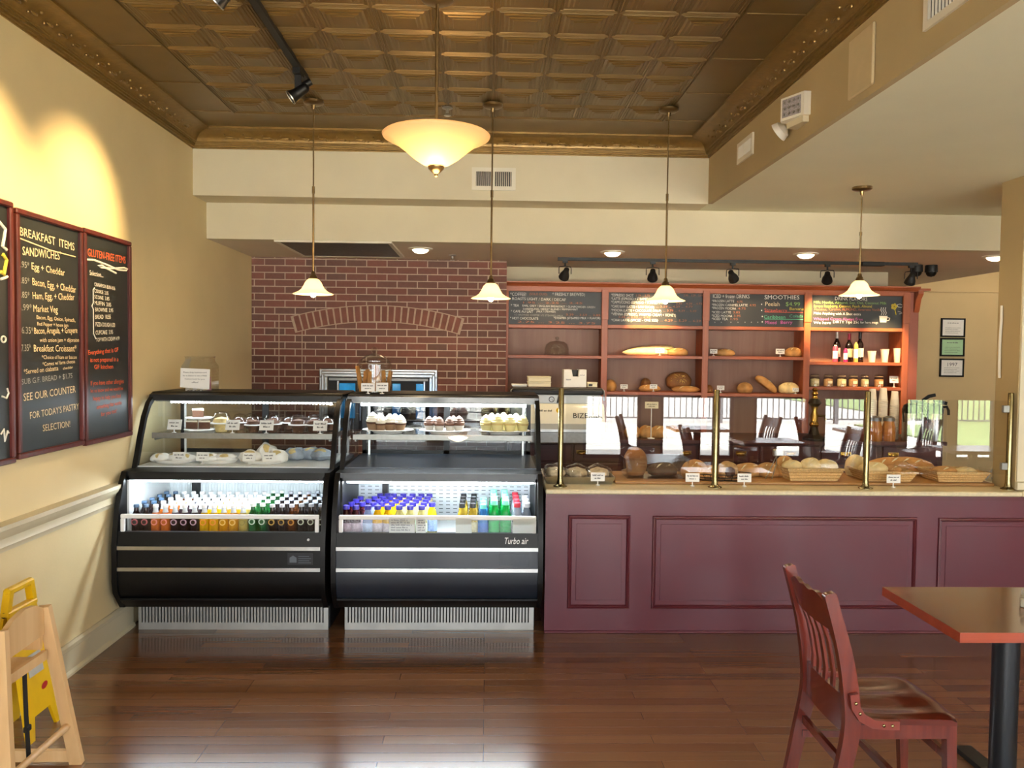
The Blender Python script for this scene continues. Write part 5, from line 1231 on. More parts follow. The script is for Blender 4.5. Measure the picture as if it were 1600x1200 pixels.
plateful(cp_l, 748, 829, [(.14, -.035, 1.15), (.36, -.05, 1.25), (.6, -.045, 1.2), (.84, -.035, 1.15), (.25, .045, 1.2), (.48, .045, 1.25), (.72, .045, 1.2)], 5.10, 'oval white plate at the right of the right case shelf', 'pale lemon-frosted cupcake on the right plate', 'lemon frosted cupcakes')
# left case: domed muffin boxes and cards on the shelf
def domed(px, Y, lab, s=1., m=M_choc, grp='muffins in clear domes'):
    x = P(px, 670, Y).x; r = thing('domed_muffin', (x, Y, zsh), lab, 'packed muffin', grp)
    MB().lathe([(0, .004), (.026*s, .004), (.036*s, .04*s), (.042*s, .05*s), (.034*s, .068*s), (0, .078*s)], (x, Y, zsh), 20).build('muffin', m, r)
    MB().lathe([(0, 0), (.032*s, 0), (.044*s, .042*s), (.052*s, .044*s), (.052*s, .048*s), (.046*s, .05*s), (.043*s, .075*s), (.03*s, .096*s), (0, .104*s)], (x, Y, zsh), 24).build('dome', M_plastic, r)
    MB().lathe([(.046*s, .0425*s), (.053*s, .0435*s), (.053*s, .0485*s), (.046*s, .0495*s)], (x, Y, zsh), 24).build('rim', M_rail, r)
    return r
for px, Y, lab, s, m in ((346, 5.06, 'first domed muffin from the left wall, pale and large', 1.25, M_vanilla), (396, 5.06, 'second front domed muffin, just left of a price card', 1.05, M_choc), (425, 5.08, 'third front domed muffin, behind the second card', 1.15, M_choc), (466, 5.05, 'fourth front domed muffin, standing free', 1.15, M_choc), (490, 5.07, 'fifth front domed muffin, behind the last card', 1.1, M_choc),
                     (375, 5.26, 'leftmost domed muffin of the back row', 1., M_choc), (392, 5.28, 'second domed muffin of the back row', 1., M_choc), (431, 5.26, 'third domed muffin of the back row', 1.05, M_choc), (452, 5.27, 'fourth domed muffin of the back row', 1., M_choc), (492, 5.27, 'fifth domed muffin of the back row', 1., M_choc), (513, 5.22, 'domed muffin against the right end of the left case', 1.05, M_choc)):
    domed(px, Y, lab, s, m)
def ccard(px, Y, z, lab, w=.085, h=.06, txt=('Muffin', '3.25')):
    x = P(px, 665, Y).x; return card(px, 665, Y, z, lab, w=w, h=h, hstem=.02, txt=txt, grp='price cards in the left case', tilt=.02)
ccard(272, 5.0, zsh, 'price card at the left end of the left case shelf', txt=('Cake slice', '4.95')); ccard(363, 5.0, zsh, 'price card before the pale domed muffin', txt=('Lemon', '3.25')); ccard(416, 5.0, zsh, 'price card between the second and third muffins', txt=('Carrot', '3.25')); ccard(500, 5.0, zsh, 'price card at the right end of the left case shelf', txt=('Cocoa', '3.25'))
# tiered stand of iced cakes
x = P(312, 660, 5.16).x; ts = thing('cake_stand', (x, 5.16, zsh), 'two-tier stand of dark cake slices at the left of the shelf', 'cake stand')
MB().lathe([(0, 0), (.085, 0), (.095, .008), (.09, .012), (.012, .012), (.01, .07), (.075, .074), (.085, .082), (.08, .086), (0, .086)], (x, 5.16, zsh), 28).build('tiers', M_clothw, ts)
for k, (dx, zz) in enumerate(((-.04, .013), (.04, .013), (0, .087))):
    o = tag(MB().prism([(x+dx-.035, 5.13), (x+dx+.035, 5.13), (x+dx, 5.21)], 'Z', zsh+zz, zsh+zz+.042).build('cake_slice', M_choc), ['dark cake slice at the left of the lower tier', 'dark cake slice at the right of the lower tier', 'dark cake slice on the top tier'][k], 'cake slice', 'cake slices on the tiered stand')
    MB().prism([(x+dx-.036, 5.129), (x+dx+.036, 5.129), (x+dx, 5.212)], 'Z', zsh+zz+.042, zsh+zz+.052).build('icing', M_frost, o)
# lower deck of the left case: wrapped pastries on white trays, bagged sandwiches
zdk = .9665
def tray(px0, px1, Y, d, lab):
    a, b = P(px0, 725, Y).x, P(px1, 725, Y).x
    r = MB().lathe([(0, 0), (.86, 0), (1.0, .018), (.98, .02), (.84, .004), (0, .004)], n=32)
    r.v = [((a+b)/2+x*(b-a)/2, Y+y*d, zdk+z) for x, y, z in r.v]
    return tag(r.build('pastry_tray', M_clothw), lab, 'tray', 'white pastry trays'), a, b
def wrapped(c, r_, lab, seed, m=None):
    rt = thing('wrapped_pastry', c, lab, 'pastry', 'wrapped pastries on white trays')
    b = MB(); b.ell((0, 0, 0), r_, 18, 10, lambda d: 1+.08*math.sin(6*d[0]+seed)+.07*math.sin(8*d[1]+seed*2)+.05*math.sin(11*d[2]+seed)); b.v = [(x, y, max(z, -r_[2]*.6)+r_[2]*.6) for x, y, z in b.v]
    b.build('paper', m or M_paper, rt, world=False, sharp=70)
    b = MB(); b.ell((0, -r_[1]*.35, r_[2]*.9), (r_[0]*.6, r_[1]*.5, r_[2]*.7), 14, 8); b.build('filling', M_vanilla, rt, world=False)
tr1, a, b = tray(240, 305, 4.98, .10, 'white tray nearest the left wall on the lower deck')
for k in range(3): wrapped((a+(b-a)*(.2+.3*k), 4.97+.03*(k % 2), zdk+.006), (.06, .055, .03), ['wrapped pastry at the left of the first tray', 'wrapped pastry in the middle of the first tray', 'wrapped pastry at the right of the first tray'][k], k)
tr2_, a, b = tray(310, 372, 4.98, .10, 'second white tray on the lower deck')
for k in range(2): wrapped((a+(b-a)*(.28+.42*k), 4.98, zdk+.006), (.07, .06, .03), ['wrapped pastry at the left of the second tray', 'wrapped pastry at the right of the second tray'][k], k+4)
tr3_, a, b = tray(376, 450, 4.99, .11, 'third white tray, piled highest, on the lower deck')
for k in range(3): wrapped((a+(b-a)*(.22+.28*k), 4.98+.05*(k % 2), zdk+.006), (.065, .06, .045+.02*(k == 1)), ['large wrapped pastry at the left of the piled tray', 'tallest wrapped pastry of the piled tray', 'large wrapped pastry at the right of the piled tray'][k], k+8)
M_bag = mat('crumpled_bag', '#98a0aa', .5, noise=.25, nscale=20)
for k, px in enumerate((462, 485, 503)): wrapped((P(px, 725, 5.16).x, 5.14+.04*(k % 2), zdk+.001), (.07, .08, .045), ['blue-grey wrapped sandwich beside the piled tray', 'blue-grey wrapped sandwich in the middle of its row', 'blue-grey wrapped sandwich at the right end of the left case'][k], k+12, M_bag)
for px, lab in ((279, 'clear-stemmed card standing in the first tray'), (316, 'clear-stemmed card between the first two trays'), (389, 'clear-stemmed card at the left of the piled tray'), (420, 'clear-stemmed card at the right of the piled tray')):
    card(px, 718, 4.90, zdk, lab, w=.075, h=.05, hstem=.018, txt=('Pastry', '3.75'), grp='price cards in the left case', tilt=.015)

# jar with a note on the left case, biscotti jar on the right case
ztc = 1.388
Y = 5.25; p = P(313, 610, Y); jr = thing('glass_jar', (p.x, Y, ztc), 'open square glass jar with paper slips and a taped note on the left case', 'jar')
hj = P(313, 557, Y).z-ztc; wj = P(335, 600, Y).x-P(288, 600, Y).x
o = MB()
for (z, s) in ((0, 1.), (hj*.72, 1.), (hj*.88, .80), (hj*.97, .80), (hj, .86)):
    hw_ = wj/2*s; c_ = hw_*.3
    for (u, v) in ((-hw_+c_, -hw_), (hw_-c_, -hw_), (hw_, -hw_+c_), (hw_, hw_-c_), (hw_-c_, hw_), (-hw_+c_, hw_), (-hw_, hw_-c_), (-hw_, -hw_+c_)): o.v.append((p.x+u, Y+v, ztc+z))
for k in range(4):
    for i in range(8): o.f.append((k*8+i, k*8+(i+1) % 8, (k+1)*8+(i+1) % 8, (k+1)*8+i))
o.f.append(tuple(range(7, -1, -1))); o.build('glass', M_jar, jr)
for k in range(9):
    a = random.uniform(-.7, .7); xx = p.x-wj*.32+k*wj*.08; sl_ = MB().bar((xx, Y-wj*.3+.02*(k % 3), ztc+.004), (xx+.02*math.sin(a), Y-.02, ztc+.05+.02*(k % 3)), .034, .0015, up=(.2, 1, .3))
    sl_.build('paper_slip', [M_paper, M_cream, mat('pink_slip', '#c98aa0', .8)][k % 3], jr)
nt0, nt1 = P(281, 575, Y-wj/2-.006), P(328, 607, Y-wj/2-.006)
nb = MB().add([(nt0.x, nt0.y, nt1.z+.006), (nt1.x-.004, nt0.y, nt1.z-.006), (nt1.x, nt0.y+.004, nt0.z-.006), (nt0.x+.003, nt0.y+.004, nt0.z)], [(0, 1, 2, 3)])
nb.v += [(x, y+.0015, z) for x, y, z in nb.v[:4]]; nb.f = [(0, 1, 2, 3), (7, 6, 5, 4), (0, 4, 5, 1), (1, 5, 6, 2), (2, 6, 7, 3), (3, 7, 4, 0)]
nb.build('note', M_paper, jr)
t = MB(); xm = (nt0.x+nt1.x)/2; hh = nt0.z-nt1.z
for k, s in enumerate(('Please drop business card', 'for a chance to win a FREE', 'Custom lunch for your', 'office!')): t.text(s, hh*.10, (xm, nt0.y-.0006+.001*k*0, nt0.z-hh*(.24+.165*k)), align='CENTER', width=(nt1.x-nt0.x)*(.78, .8, .68, .22)[k])
t.build('print', M_ink, jr, smooth=False)
Y = 5.22; p = P(585, 612, Y); bj = thing('cookie_jar', (p.x, Y, ztc), 'lidded glass jar of long brown biscotti on the right case', 'jar')
rj = (P(612, 590, Y).x-P(558, 590, Y).x)/2; h1 = P(585, 566, Y).z-ztc; h2 = P(585, 543, Y).z-ztc
MB().lathe([(0, 0), (rj*.96, 0), (rj, .006), (rj, h1*.93), (rj*.86, h1*1.0), (rj*.88, h1*1.03)], (p.x, Y, ztc), 28).build('glass', M_jar, bj)
MB().lathe([(rj*.95, h1*1.02), (rj*.95, h1*1.05), (rj*.5, h1*1.05+(h2-h1)*.35), (rj*.2, h1*1.05+(h2-h1)*.45), (rj*.12, h1+(h2-h1)*.6), (rj*.22, h1+(h2-h1)*.78), (rj*.15, h2), (0, h2*1.01)], (p.x, Y, ztc), 28).build('lid', M_jar, bj)
M_bis = mat('biscotti', '#a8763c', .75, noise=.2, nscale=40, bump=.2)
for k in range(9):
    xx = p.x-rj*.75+rj*1.5*k/8; ln = random.uniform(-.25, .25); yy = Y+(-.5+(k % 3)*.5)*rj*.8
    o = tag(MB().bar((xx-ln*.03, yy, ztc+.008), (xx+ln*.09, yy+.01, ztc+h1*random.uniform(.68, .9)), .024, .013, up=(.3, 1, 0)).build('biscotti', M_bis), 'long brown biscotti standing in the lidded jar', 'biscotti', 'biscotti in the jar')
card(575, 606, Y-rj-.03, ztc, 'slanted white card at the left foot of the biscotti jar', w=.085, h=.05, hstem=.015, txt=('Biscotti', '2.25'), grp='cards at the biscotti jar')
card(597, 606, Y-rj-.045, ztc, 'slanted white card at the right foot of the biscotti jar', w=.075, h=.055, hstem=.015, txt=('Almond', '2.25'), grp='cards at the biscotti jar')

# ------------------------------------------------------------------ plum counter
CX0, CX1, CY = .352, 3.72, 4.74
ct = thing('service_counter', (2.0, 5.0, 0), 'plum painted counter with recessed panels and cream stone top', 'counter')
MB().box(CX0, 3.195, CY, 5.45, .0, .825).box(3.195, CX1, CY, 4.77, 0, .825).build('body', M_purple, ct)
MB().cbox(CX0-.004, 3.195, CY-.02, 5.47, .828, .856, .006).cbox(3.195, CX1, CY-.02, 4.772, .828, .856, .006).build('worktop', M_stone, ct)
MB().box(CX0, CX1, CY-.008, CY, .802, .828).build('apron_strip', M_plumdark, ct)
MB().cbox(CX0, CX1, CY-.01, CY, .0, .014, .003).build('shoe_moulding', M_purple, ct)
def panel(x0, x1, z0, z1):
    m = MB()
    w = .024
    prof = [(0, 0), (.004, -.010), (.010, -.012), (.014, -.007), (.018, -.009), (.024, .0)]   # (inward, out)
    for side in range(4):
        def pt(s, i, o):                                # s 0/1 along the side, i inward, o out of the face
            if side == 0: return (x0+i if s == 0 else x1-i, CY+o, z0+i)
            if side == 1: return (x1-i, CY+o, z0+i if s == 0 else z1-i)
            if side == 2: return (x1-i if s == 0 else x0+i, CY+o, z1-i)
            return (x0+i, CY+o, z1-i if s == 0 else z0+i)
        n = len(prof); A = [pt(0, i, o) for i, o in prof]; B = [pt(1, i, o) for i, o in prof]
        m.add(A+B, [(k, n+k, n+k+1, k+1) for k in range(n-1)])
    m.build('panel_moulding', M_plumdark, ct)
    MB().cbox(x0+.05, x1-.05, CY-.003, CY+.0, z0+.05, z1-.05, .002).build('panel_field', M_purple, ct)
panel(.485, .855, .145, .702); panel(.985, 2.573, .145, .70); panel(2.70, 3.66, .145, .698)

# sneeze guard: brass posts and upright panes
zt_ = .856; GY = 4.83
gx = [P(876, 700, GY).x, P(1118, 700, GY).x, P(1354, 700, GY).x, P(1577, 700, GY).x]
sg = thing('sneeze_guard', (gx[0], GY, zt_), 'glass sneeze guard on four brass posts along the counter', 'sneeze guard')
zg0, zg1 = P(1100, 738, GY).z, P(1100, 621.5, GY).z
zp = P(1118, 609, GY).z
for k, x in enumerate(gx):
    MB().lathe([(0, 0), (.042, 0), (.042, .004), (.03, .009), (.022, .016), (.019, .03), (.0175, .04), (.0165, .06), (.0165, zp-zt_-.006), (.014, zp-zt_), (0, zp-zt_+.001)], (x, GY, zt_), 24).build('post', M_brass, sg)
    for z in (zg0+.05, zg1-.05):
        if k == 3: MB().cbox(x-.05, x-.012, GY-.012, GY+.012, z-.022, z+.022, .003).build('clamp', M_steeld, sg)
for k in range(3):
    a, b = gx[k]+(.024 if k else .03), gx[k+1]-.024
    MB().quad((a, GY, zg0), (b, GY, zg0), (b, GY, zg1), (a, GY, zg1)).build('glass_pane', M_guard, sg, smooth=False)

# ------------------------------------------------------------------ breads on the counter
wt = .8565
db = tag(MB().cbox(.79, 3.16, 4.93, 5.36, wt, wt+.018, .004).build('display_board', M_board), 'long wooden display board under the baskets on the counter', 'board')
zb_ = wt+.0185
# covered metal tray at the left end
tp = thing('sheet_tray', (.58, 5.06, wt), 'steel tray of film-wrapped pastries at the left end of the counter', 'tray')
x0, x1 = P(849, 745, 5.0).x, P(958, 745, 5.0).x
def tub(b, x0, x1, y0, y1, z0, z1, fl, th=.006):
    o = [(x0, y0), (x1, y0), (x1, y1), (x0, y1)]; i_ = [(x0+fl, y0+fl), (x1-fl, y0+fl), (x1-fl, y1-fl), (x0+fl, y1-fl)]
    v = [(x, y, z1) for x, y in o]+[(x, y, z0) for x, y in i_]+[(x+th*(1 if x < (x0+x1)/2 else -1), y+th*(1 if y < (y0+y1)/2 else -1), z1) for x, y in o]+[(x+th*(1 if x < (x0+x1)/2 else -1), y+th*(1 if y < (y0+y1)/2 else -1), z0+th) for x, y in i_]
    f = []
    for k in range(4):
        j = (k+1) % 4; f += [(k, 4+k, 4+j, j)[::1], (8+k, 8+j, 12+j, 12+k), (k, j, 8+j, 8+k)]
    f += [(7, 6, 5, 4), (12, 13, 14, 15)]
    b.add(v, f); return b
tub(MB(), x0, x1, 4.90, 5.26, wt, wt+.045, .02).build('pan', M_steel, tp)
b = MB()
for k in range(3): b.ell((x0+(x1-x0)*(.18+.32*k), 5.08, wt+.05), (.075, .14, .05), 18, 10, lambda d: 1+.08*math.sin(7*d[0]+k)+.08*math.sin(9*d[1]+2*k))
b.build('film_wrap', M_plastic, tp)
for k in range(3):
    tag(MB().ell((x0+(x1-x0)*(.18+.32*k), 5.08, wt+.045), (.062, .12, .034), 18, 10, lambda d: 1+.06*math.sin(8*d[0]+k)).build('wrapped_pastry', mat('iced_pastry', '#cdbd9e', .6, noise=.3, nscale=30)), ['film-wrapped pastry at the left of the steel tray', 'film-wrapped pastry in the middle of the steel tray', 'film-wrapped pastry at the right of the steel tray'][k], 'pastry', 'pastries on the steel tray')
def gcard(px, lab, txt=('Bread', '5.99')): return card(px, 745, 4.875, wt, lab, w=.085, h=.052, hstem=.026, txt=txt, grp='price cards along the counter front')
gcard(934, 'price card before the steel tray', ('Danish', '3.25')); gcard(1082, 'price card left of the second brass post', ('Ciabatta', '5.49')); gcard(1163, 'price card right of the second brass post', ('Cocoa roll', '3.49')); gcard(1396, 'price card right of the third brass post', ('Scone', '3.25'))
# clear bin with a round seeded loaf
bx0, bx1 = P(972, 735, 5.1).x, P(1072, 735, 5.1).x
cbn = thing('acrylic_bin', ((bx0+bx1)/2, 5.1, zb_), 'clear acrylic bin holding a round seeded loaf', 'bin')
tub(MB(), bx0, bx1, 5.0, 5.25, zb_, zb_+.13, .02, .004).build('bin', M_plastic, cbn)
loaf('round_loaf', (P(992, 735, 5.12).x, 5.12, zb_+.008), (.075, .07, .10), CRUST[2], 'round seeded loaf standing in the clear bin', slashes=0, seed=21, flat=.8)
loaf('bread_loaf', (P(1036, 740, 5.14).x, 5.14, zb_+.008), (.10, .06, .05), CRUST[4], 'dark crusted loaf lying in the clear bin', slashes=2, seed=22)
loaf('bread_loaf', (P(1086, 735, 5.04).x, 5.06, zb_), (.085, .09, .075), CRUST[0], 'golden loaf just left of the second brass post', slashes=1, seed=23)
# dark wire basket with rolls
wx0, wx1 = P(1085, 750, 4.96).x, P(1178, 750, 4.96).x
wb = thing('wire_basket', ((wx0+wx1)/2, 5.0, zb_), 'low black wire basket around the second brass post', 'basket')
b = MB(); cxm = (wx0+wx1)/2
for z, s in ((.003, .88), (.02, .94), (.04, 1.0)): b.tube([(cxm+s*(wx1-wx0)/2*math.cos(a*PI/12), 5.02+s*.085*math.sin(a*PI/12), zb_+z) for a in range(24)], .003, 6, closed=True)
for a in range(24):
    c0, s0 = math.cos(a*PI/12), math.sin(a*PI/12); b.tube([(cxm+.88*(wx1-wx0)/2*c0, 5.02+.88*.085*s0, zb_+.003), (cxm+(wx1-wx0)/2*c0, 5.02+.085*s0, zb_+.04)], .002, 5)
b.build('wire', M_blackmatte, wb)
cr_m = mat('bran_roll', '#b08a5a', .7, noise=.3, nscale=40, bump=.3)
rl_ = loaf('filled_roll', (P(1137, 735, 5.0).x, 5.0, zb_+.004), (.065, .05, .062), cr_m, 'round roll with dark chocolate centre in the wire basket', slashes=0, seed=24, flat=.85)
MB().ell((.0, -.046, .052), (.033, .012, .033), 16, 8, lambda d: 1+.1*math.sin(9*d[0])).build('chocolate_centre', CRUST[4], rl_, world=False)
loaf('bread_roll', (P(1108, 735, 5.06).x, 5.06, zb_+.004), (.06, .05, .05), CRUST[0], 'golden roll in the wire basket behind the brass post', slashes=1, seed=25)
# second row of loaves behind
for k, (px, lab, rx, rz_, m) in enumerate(((1168, 'long brown loaf right of the wire basket', .10, .05, 0), (1200, 'brown loaf in front of the back counter drawers', .09, .055, 0), (1222, 'tallest round golden loaf behind the scoop', .065, .085, 0))):
    loaf('bread_loaf', (P(px, 735, 5.2).x, 5.2-.02*k, zb_), (rx, .07, rz_), CRUST[m], lab, slashes=2, seed=30+k)
M_wick = mat('wicker', '#d2ad74', .7, noise=.25, nscale=120, bump=.6, bscale=150)
def basket(px0, px1, Y0, Y1_, h, lab):
    x0, x1 = P(px0, 745, Y0).x, P(px1, 745, Y0).x
    r = thing('bread_basket', ((x0+x1)/2, (Y0+Y1_)/2, zb_), lab, 'basket', 'woven bread baskets')
    tub(MB(), x0, x1, Y0, Y1_, zb_, zb_+h, .03, .01).build('weave', M_wick, r)
    b = MB()
    for k in range(1, 4):
        z = zb_+h*k/4; f = .03*(1-k/4)
        b.tube([(x0+f, Y0+f, z), (x1-f, Y0+f, z), (x1-f, Y1_-f, z), (x0+f, Y1_-f, z)], .004, 6, closed=True)
    b.build('weave_band', mat('wicker_dark', '#b48a4e', .75, noise=.2, nscale=100), r)
    MB().tube([(x0, Y0, zb_+h), (x1, Y0, zb_+h), (x1, Y1_, zb_+h), (x0, Y1_, zb_+h)], .007, 8, closed=True).build('rim', M_wick, r)
    return x0, x1
def rolls(x0, x1, Y0, items, z):
    for k, (u, v, rr, m, lab) in enumerate(items): loaf('bread_roll', (x0+(x1-x0)*u, Y0+v, z), rr, CRUST[m], lab, slashes=1, seed=40+k)
x0, x1 = basket(1231, 1319, 4.95, 5.2, .075, 'woven basket of pale rolls left of the third brass post')
rolls(x0, x1, 4.95, [(.18, .10, (.065, .05, .045), 1, 'pale roll at the left of the first woven basket'), (.5, .09, (.07, .05, .055), 1, 'pale herbed roll in the middle of the first woven basket'), (.8, .10, (.07, .055, .05), 1, 'pale roll at the right of the first woven basket')], zb_+.05)
x0, x1 = basket(1352, 1434, 4.95, 5.2, .06, 'woven basket behind the card right of the third brass post')
rolls(x0, x1, 4.95, [(.3, .10, (.09, .06, .05), 1, 'pale loaf at the left of the middle woven basket'), (.72, .12, (.06, .05, .035), 0, 'golden roll at the right of the middle woven basket')], zb_+.035)
x0, x1 = basket(1464, 1547, 4.95, 5.2, .06, 'woven basket of flat pastries nearest the tan pillar')
rolls(x0, x1, 4.95, [(.3, .10, (.08, .06, .035), 0, 'flat golden pastry at the left of the last basket'), (.72, .11, (.08, .06, .03), 1, 'flat pale pastry with dark filling at the right of the last basket')], zb_+.035)
loaf('bread_loaf', (P(1340, 735, 5.22).x, 5.24, zb_), (.075, .07, .085), CRUST[1], 'tall pale loaf behind the third brass post', slashes=2, seed=50)
loaf('flatbread', (P(1405, 728, 5.28).x, 5.29, zb_), (.24, .06, .075), CRUST[3], 'long flat orange bread behind the middle woven basket', slashes=4, seed=51)
pb = tag(MB().ell((P(1411, 735, 5.05).x, 5.06, zb_+.09), (.055, .03, .03), 16, 8, lambda d: 1+.15*math.sin(7*d[0])+.12*math.sin(9*d[1])).build('plastic_bag', M_plastic), 'crumpled clear bag on the middle woven basket', 'bag')
# tongs in a clear holder by the pillar
th = thing('tongs_holder', (P(1552, 745, 5.05).x, 5.05, zb_), 'clear holder with steel tongs beside the last brass post', 'tongs holder')
x = P(1552, 745, 5.05).x
tub(MB(), x-.07, x+.04, 5.0, 5.1, zb_, zb_+.08, .01, .004).build('holder', M_plastic, th)
for k in range(2):
    tg = thing('tongs', (x-.05+.04*k, 5.05, zb_+.01), ['steel tongs leaning lower in the holder', 'steel tongs leaning higher in the holder'][k], 'tongs', 'tongs by the pillar')
    for s in (0, .014): MB().tube([(x-.05+.04*k, 5.04+s, zb_+.01), (x+.01+.04*k, 5.04+s*.8, zb_+.10), (x+.055+.03*k, 5.045, zb_+.165)], .0035, 6).build('arm', M_steel, tg)
sc_ = thing('bread_scoop', (P(1212, 740, 5.04).x, 5.03, zb_), 'steel-headed tongs lying diagonally on the display board', 'tongs')
x = P(1200, 740, 5.0).x
for s in (-.02, .02): MB().tube([(x+s, 4.99, zb_+.008), (x+.06+s*.6, 5.06, zb_+.09), (x+.09, 5.10, zb_+.15)], .0035, 6).build('arm', M_steel, sc_)
MB().cbox(x+.06, x+.13, 5.08, 5.11, zb_+.14, zb_+.185, .008).build('handle', M_steeld, sc_)
# bread on the back counter, tall cards, brass tap column, amber jars
for k, (px, lab) in enumerate(((988, 'wrapped rolls at the left on the back counter'), (1010, 'second pile of wrapped rolls on the back counter'), (1029, 'wrapped rolls right of the tall wire card'), (1050, 'small wrapped roll beside the tall wire card'))):
    loaf('wrapped_roll', (P(px, 680, 7.3).x, 7.3, .901), (.075, .07, .07), CRUST[0], lab, slashes=1, seed=60+k)
c = P(1018, 633, 7.22); tc_ = thing('tall_card_stand', (c.x, 7.22, .90), 'cream card on a tall wire stand on the back counter', 'card stand')
MB().lathe([(0, 0), (.035, 0), (.035, .006), (.005, .01), (.004, c.z-.93), (0, c.z-.93)], (c.x, 7.22, .90), 14).build('stand', M_rail, tc_)
MB().cbox(c.x-.06, c.x+.06, 7.21, 7.214, c.z-.03, c.z+.03, .001).build('card', M_cream, tc_)
t = MB(); t.words((c.x, 7.2085, c.z+.004), .09, .010); t.words((c.x, 7.2085, c.z-.014), .06, .009); t.build('print', M_ink, tc_, smooth=False)
c = P(1288, 607, 7.0); tp_ = thing('brass_tap_column', (c.x, 7.0, 0), 'ornate brass and black coffee urn column behind the guard glass', 'tap column')
hh = c.z-.90
MB().lathe([(0, 0), (.10, 0), (.10, .02), (.05, .05), (.034, .10), (.031, .17), (0, .17)], (c.x, 7.2, .90), 20).build('base', M_black, tp_)
MB().lathe([(.032, .12), (.045, .14), (.03, .17), (.035, .22), (.022, .26), (.03, .30), (.03, hh*.8), (.018, hh*.84), (.03, hh*.88), (.018, hh*.92), (.026, hh*.96), (.016, hh*.99), (0, hh)], (c.x, 7.2, .90), 20).build('column', M_gilt, tp_)
MB().lathe([(.032, .302), (.055, .33), (.06, hh*.7), (.04, hh*.78), (.031, hh*.79)], (c.x, 7.2, .90), 20).build('sleeve', M_black, tp_)
MB().tube([(c.x+.03, 7.2, 1.12), (c.x+.08, 7.16, 1.12), (c.x+.085, 7.15, 1.08)], .01, 8).build('tap', M_brass, tp_)
for k, px in enumerate((1370, 1391)):
    x = P(px, 680, 7.15).x; j = thing('tea_canister', (x, 7.18, .90), ['left amber canister on the back counter', 'right amber canister on the back counter'][k], 'canister', 'amber canisters')
    MB().lathe([(0, 0), (.055, 0), (.058, .01), (.058, .12), (.045, .17), (.045, .18), (0, .18)], (x, 7.18, .90), 20).build('body', mat('amber_glass', '#b5763a', .2, coat=.4, noise=.1), j)
    MB().lathe([(.05, .18), (.05, .21), (.02, .225), (0, .225)], (x, 7.18, .90), 20).build('lid', M_steeld, j)

# ------------------------------------------------------------------ wall menu boards on the left wall
def wallboard(y0, y1, z0, z1, lab, lines, marks=None):
    xw = XL+.002; r = thing('menu_board', (XL, (y0+y1)/2, z0), lab, 'menu board', 'framed menu boards on the left wall')
    t = .026; f = MB()
    for (a, b, c, d) in ((y0, y1, z0, z0+t), (y0, y1, z1-t, z1), (y0, y0+t, z0+t, z1-t), (y1-t, y1, z0+t, z1-t)): f.cbox(xw, xw+.026, a, b, c, d, .005)
    f.build('frame', M_frame, r)
    MB().box(xw, xw+.010, y0+t*.7, y1-t*.7, z0+t*.7, z1-t*.7).build('board', M_chalkL, r)
    W, Hh = y1-y0-2*t, z1-z0-2*t; by = {}
    for (s, u, v, sz, c, ue) in lines:
        b = by.setdefault(c, MB()); tl = random.uniform(-.02, .05)
        b.text(s, sz, (xw+.0112, y0+t+u*W, z1-t-v*Hh), u=(0, math.cos(tl), math.sin(tl)), v=(0, -.05, 1), width=(ue-u)*W if ue else None)
    if marks: marks(by, xw+.012, lambda u, v: (xw+.012, y0+t+u*W, z1-t-v*Hh))
    for c, b in by.items(): b.build('chalk_writing', MATS[c], r, smooth=False)
    return r
TN, CO = 'chalk_tan', 'chalk_coral'
def mk1(by, x, q): by.setdefault(TN, MB()).tube([q(.02, .098), q(.5, .118), q(.94, .122)], .003, 6)
wallboard(3.672, 4.262, 1.150, 2.268, 'framed blackboard headed Breakfast Items, middle of the three', [
    ('BREAKFAST  ITEMS', .03, .085, .055, TN, .93), ('SANDWICHES\'', .07, .165, .055, TN, .68), ('3.95*', .0, .218, .04, 'chalk_dim', .17), ('Egg + Cheddar', .2, .218, .046, TN, .75), ('4.85*', .0, .285, .04, 'chalk_dim', .17), ('Bacon, Egg, + Cheddar', .21, .285, .048, TN, .95), ('4.85*', .0, .345, .04, 'chalk_dim', .17), ('Ham, Egg, + Cheddar', .21, .345, .046, TN, .92),
    ('6.99*', .0, .400, .042, 'chalk_dim', .2), ('Market Veg', .22, .400, .046, TN, .62), ('Bacon, Egg, Onion, Spinach,', .27, .430, .026, TN, .93), ('Red Pepper + house jam', .28, .458, .024, TN, .8), ('$6.35*', .0, .495, .044, 'chalk_dim', .22), ('Bacon, Arugula, + Gruyere', .23, .495, .042, TN, .97), ('with onion jam + dijonaise', .32, .530, .028, TN, 1.0),
    ('$7.35*', .0, .572, .044, 'chalk_dim', .18), ('Breakfast Croissant*', .22, .572, .046, TN, .95), ('*Choice of ham or bacon', .35, .605, .026, TN, .95), ('*Comes w/ farm cheese', .36, .636, .026, TN, .92), ('cheddar', .7, .655, .018, TN, .88), ('*Served on ciabatta', .07, .668, .032, TN, .62), ('*SUB G.F. BREAD + $1.75', .0, .712, .036, 'chalk_dim', .87),
    ('SEE OUR COUNTER', .06, .782, .05, TN, .93), ('FOR TODAY\'S PASTRY', .15, .862, .046, TN, .99), ('SELECTION!', .35, .925, .046, TN, .82)], mk1)
def mk2(by, x, q):
    w = by.setdefault(W_, MB())
    w.tube([q(.0, .125), q(.2, .118), q(.5, .128), q(.75, .14), q(.95, .135), q(.99, .125), q(.9, .122), q(.6, .14), q(.35, .148), q(.28, .142), q(.36, .136), q(.5, .148), q(.7, .16)], .0055, 6)
    w.tube([q(.2, .255), q(.17, .265), q(.17, .33), q(.14, .345), q(.17, .36), q(.17, .48), q(.22, .505)], .003, 6)
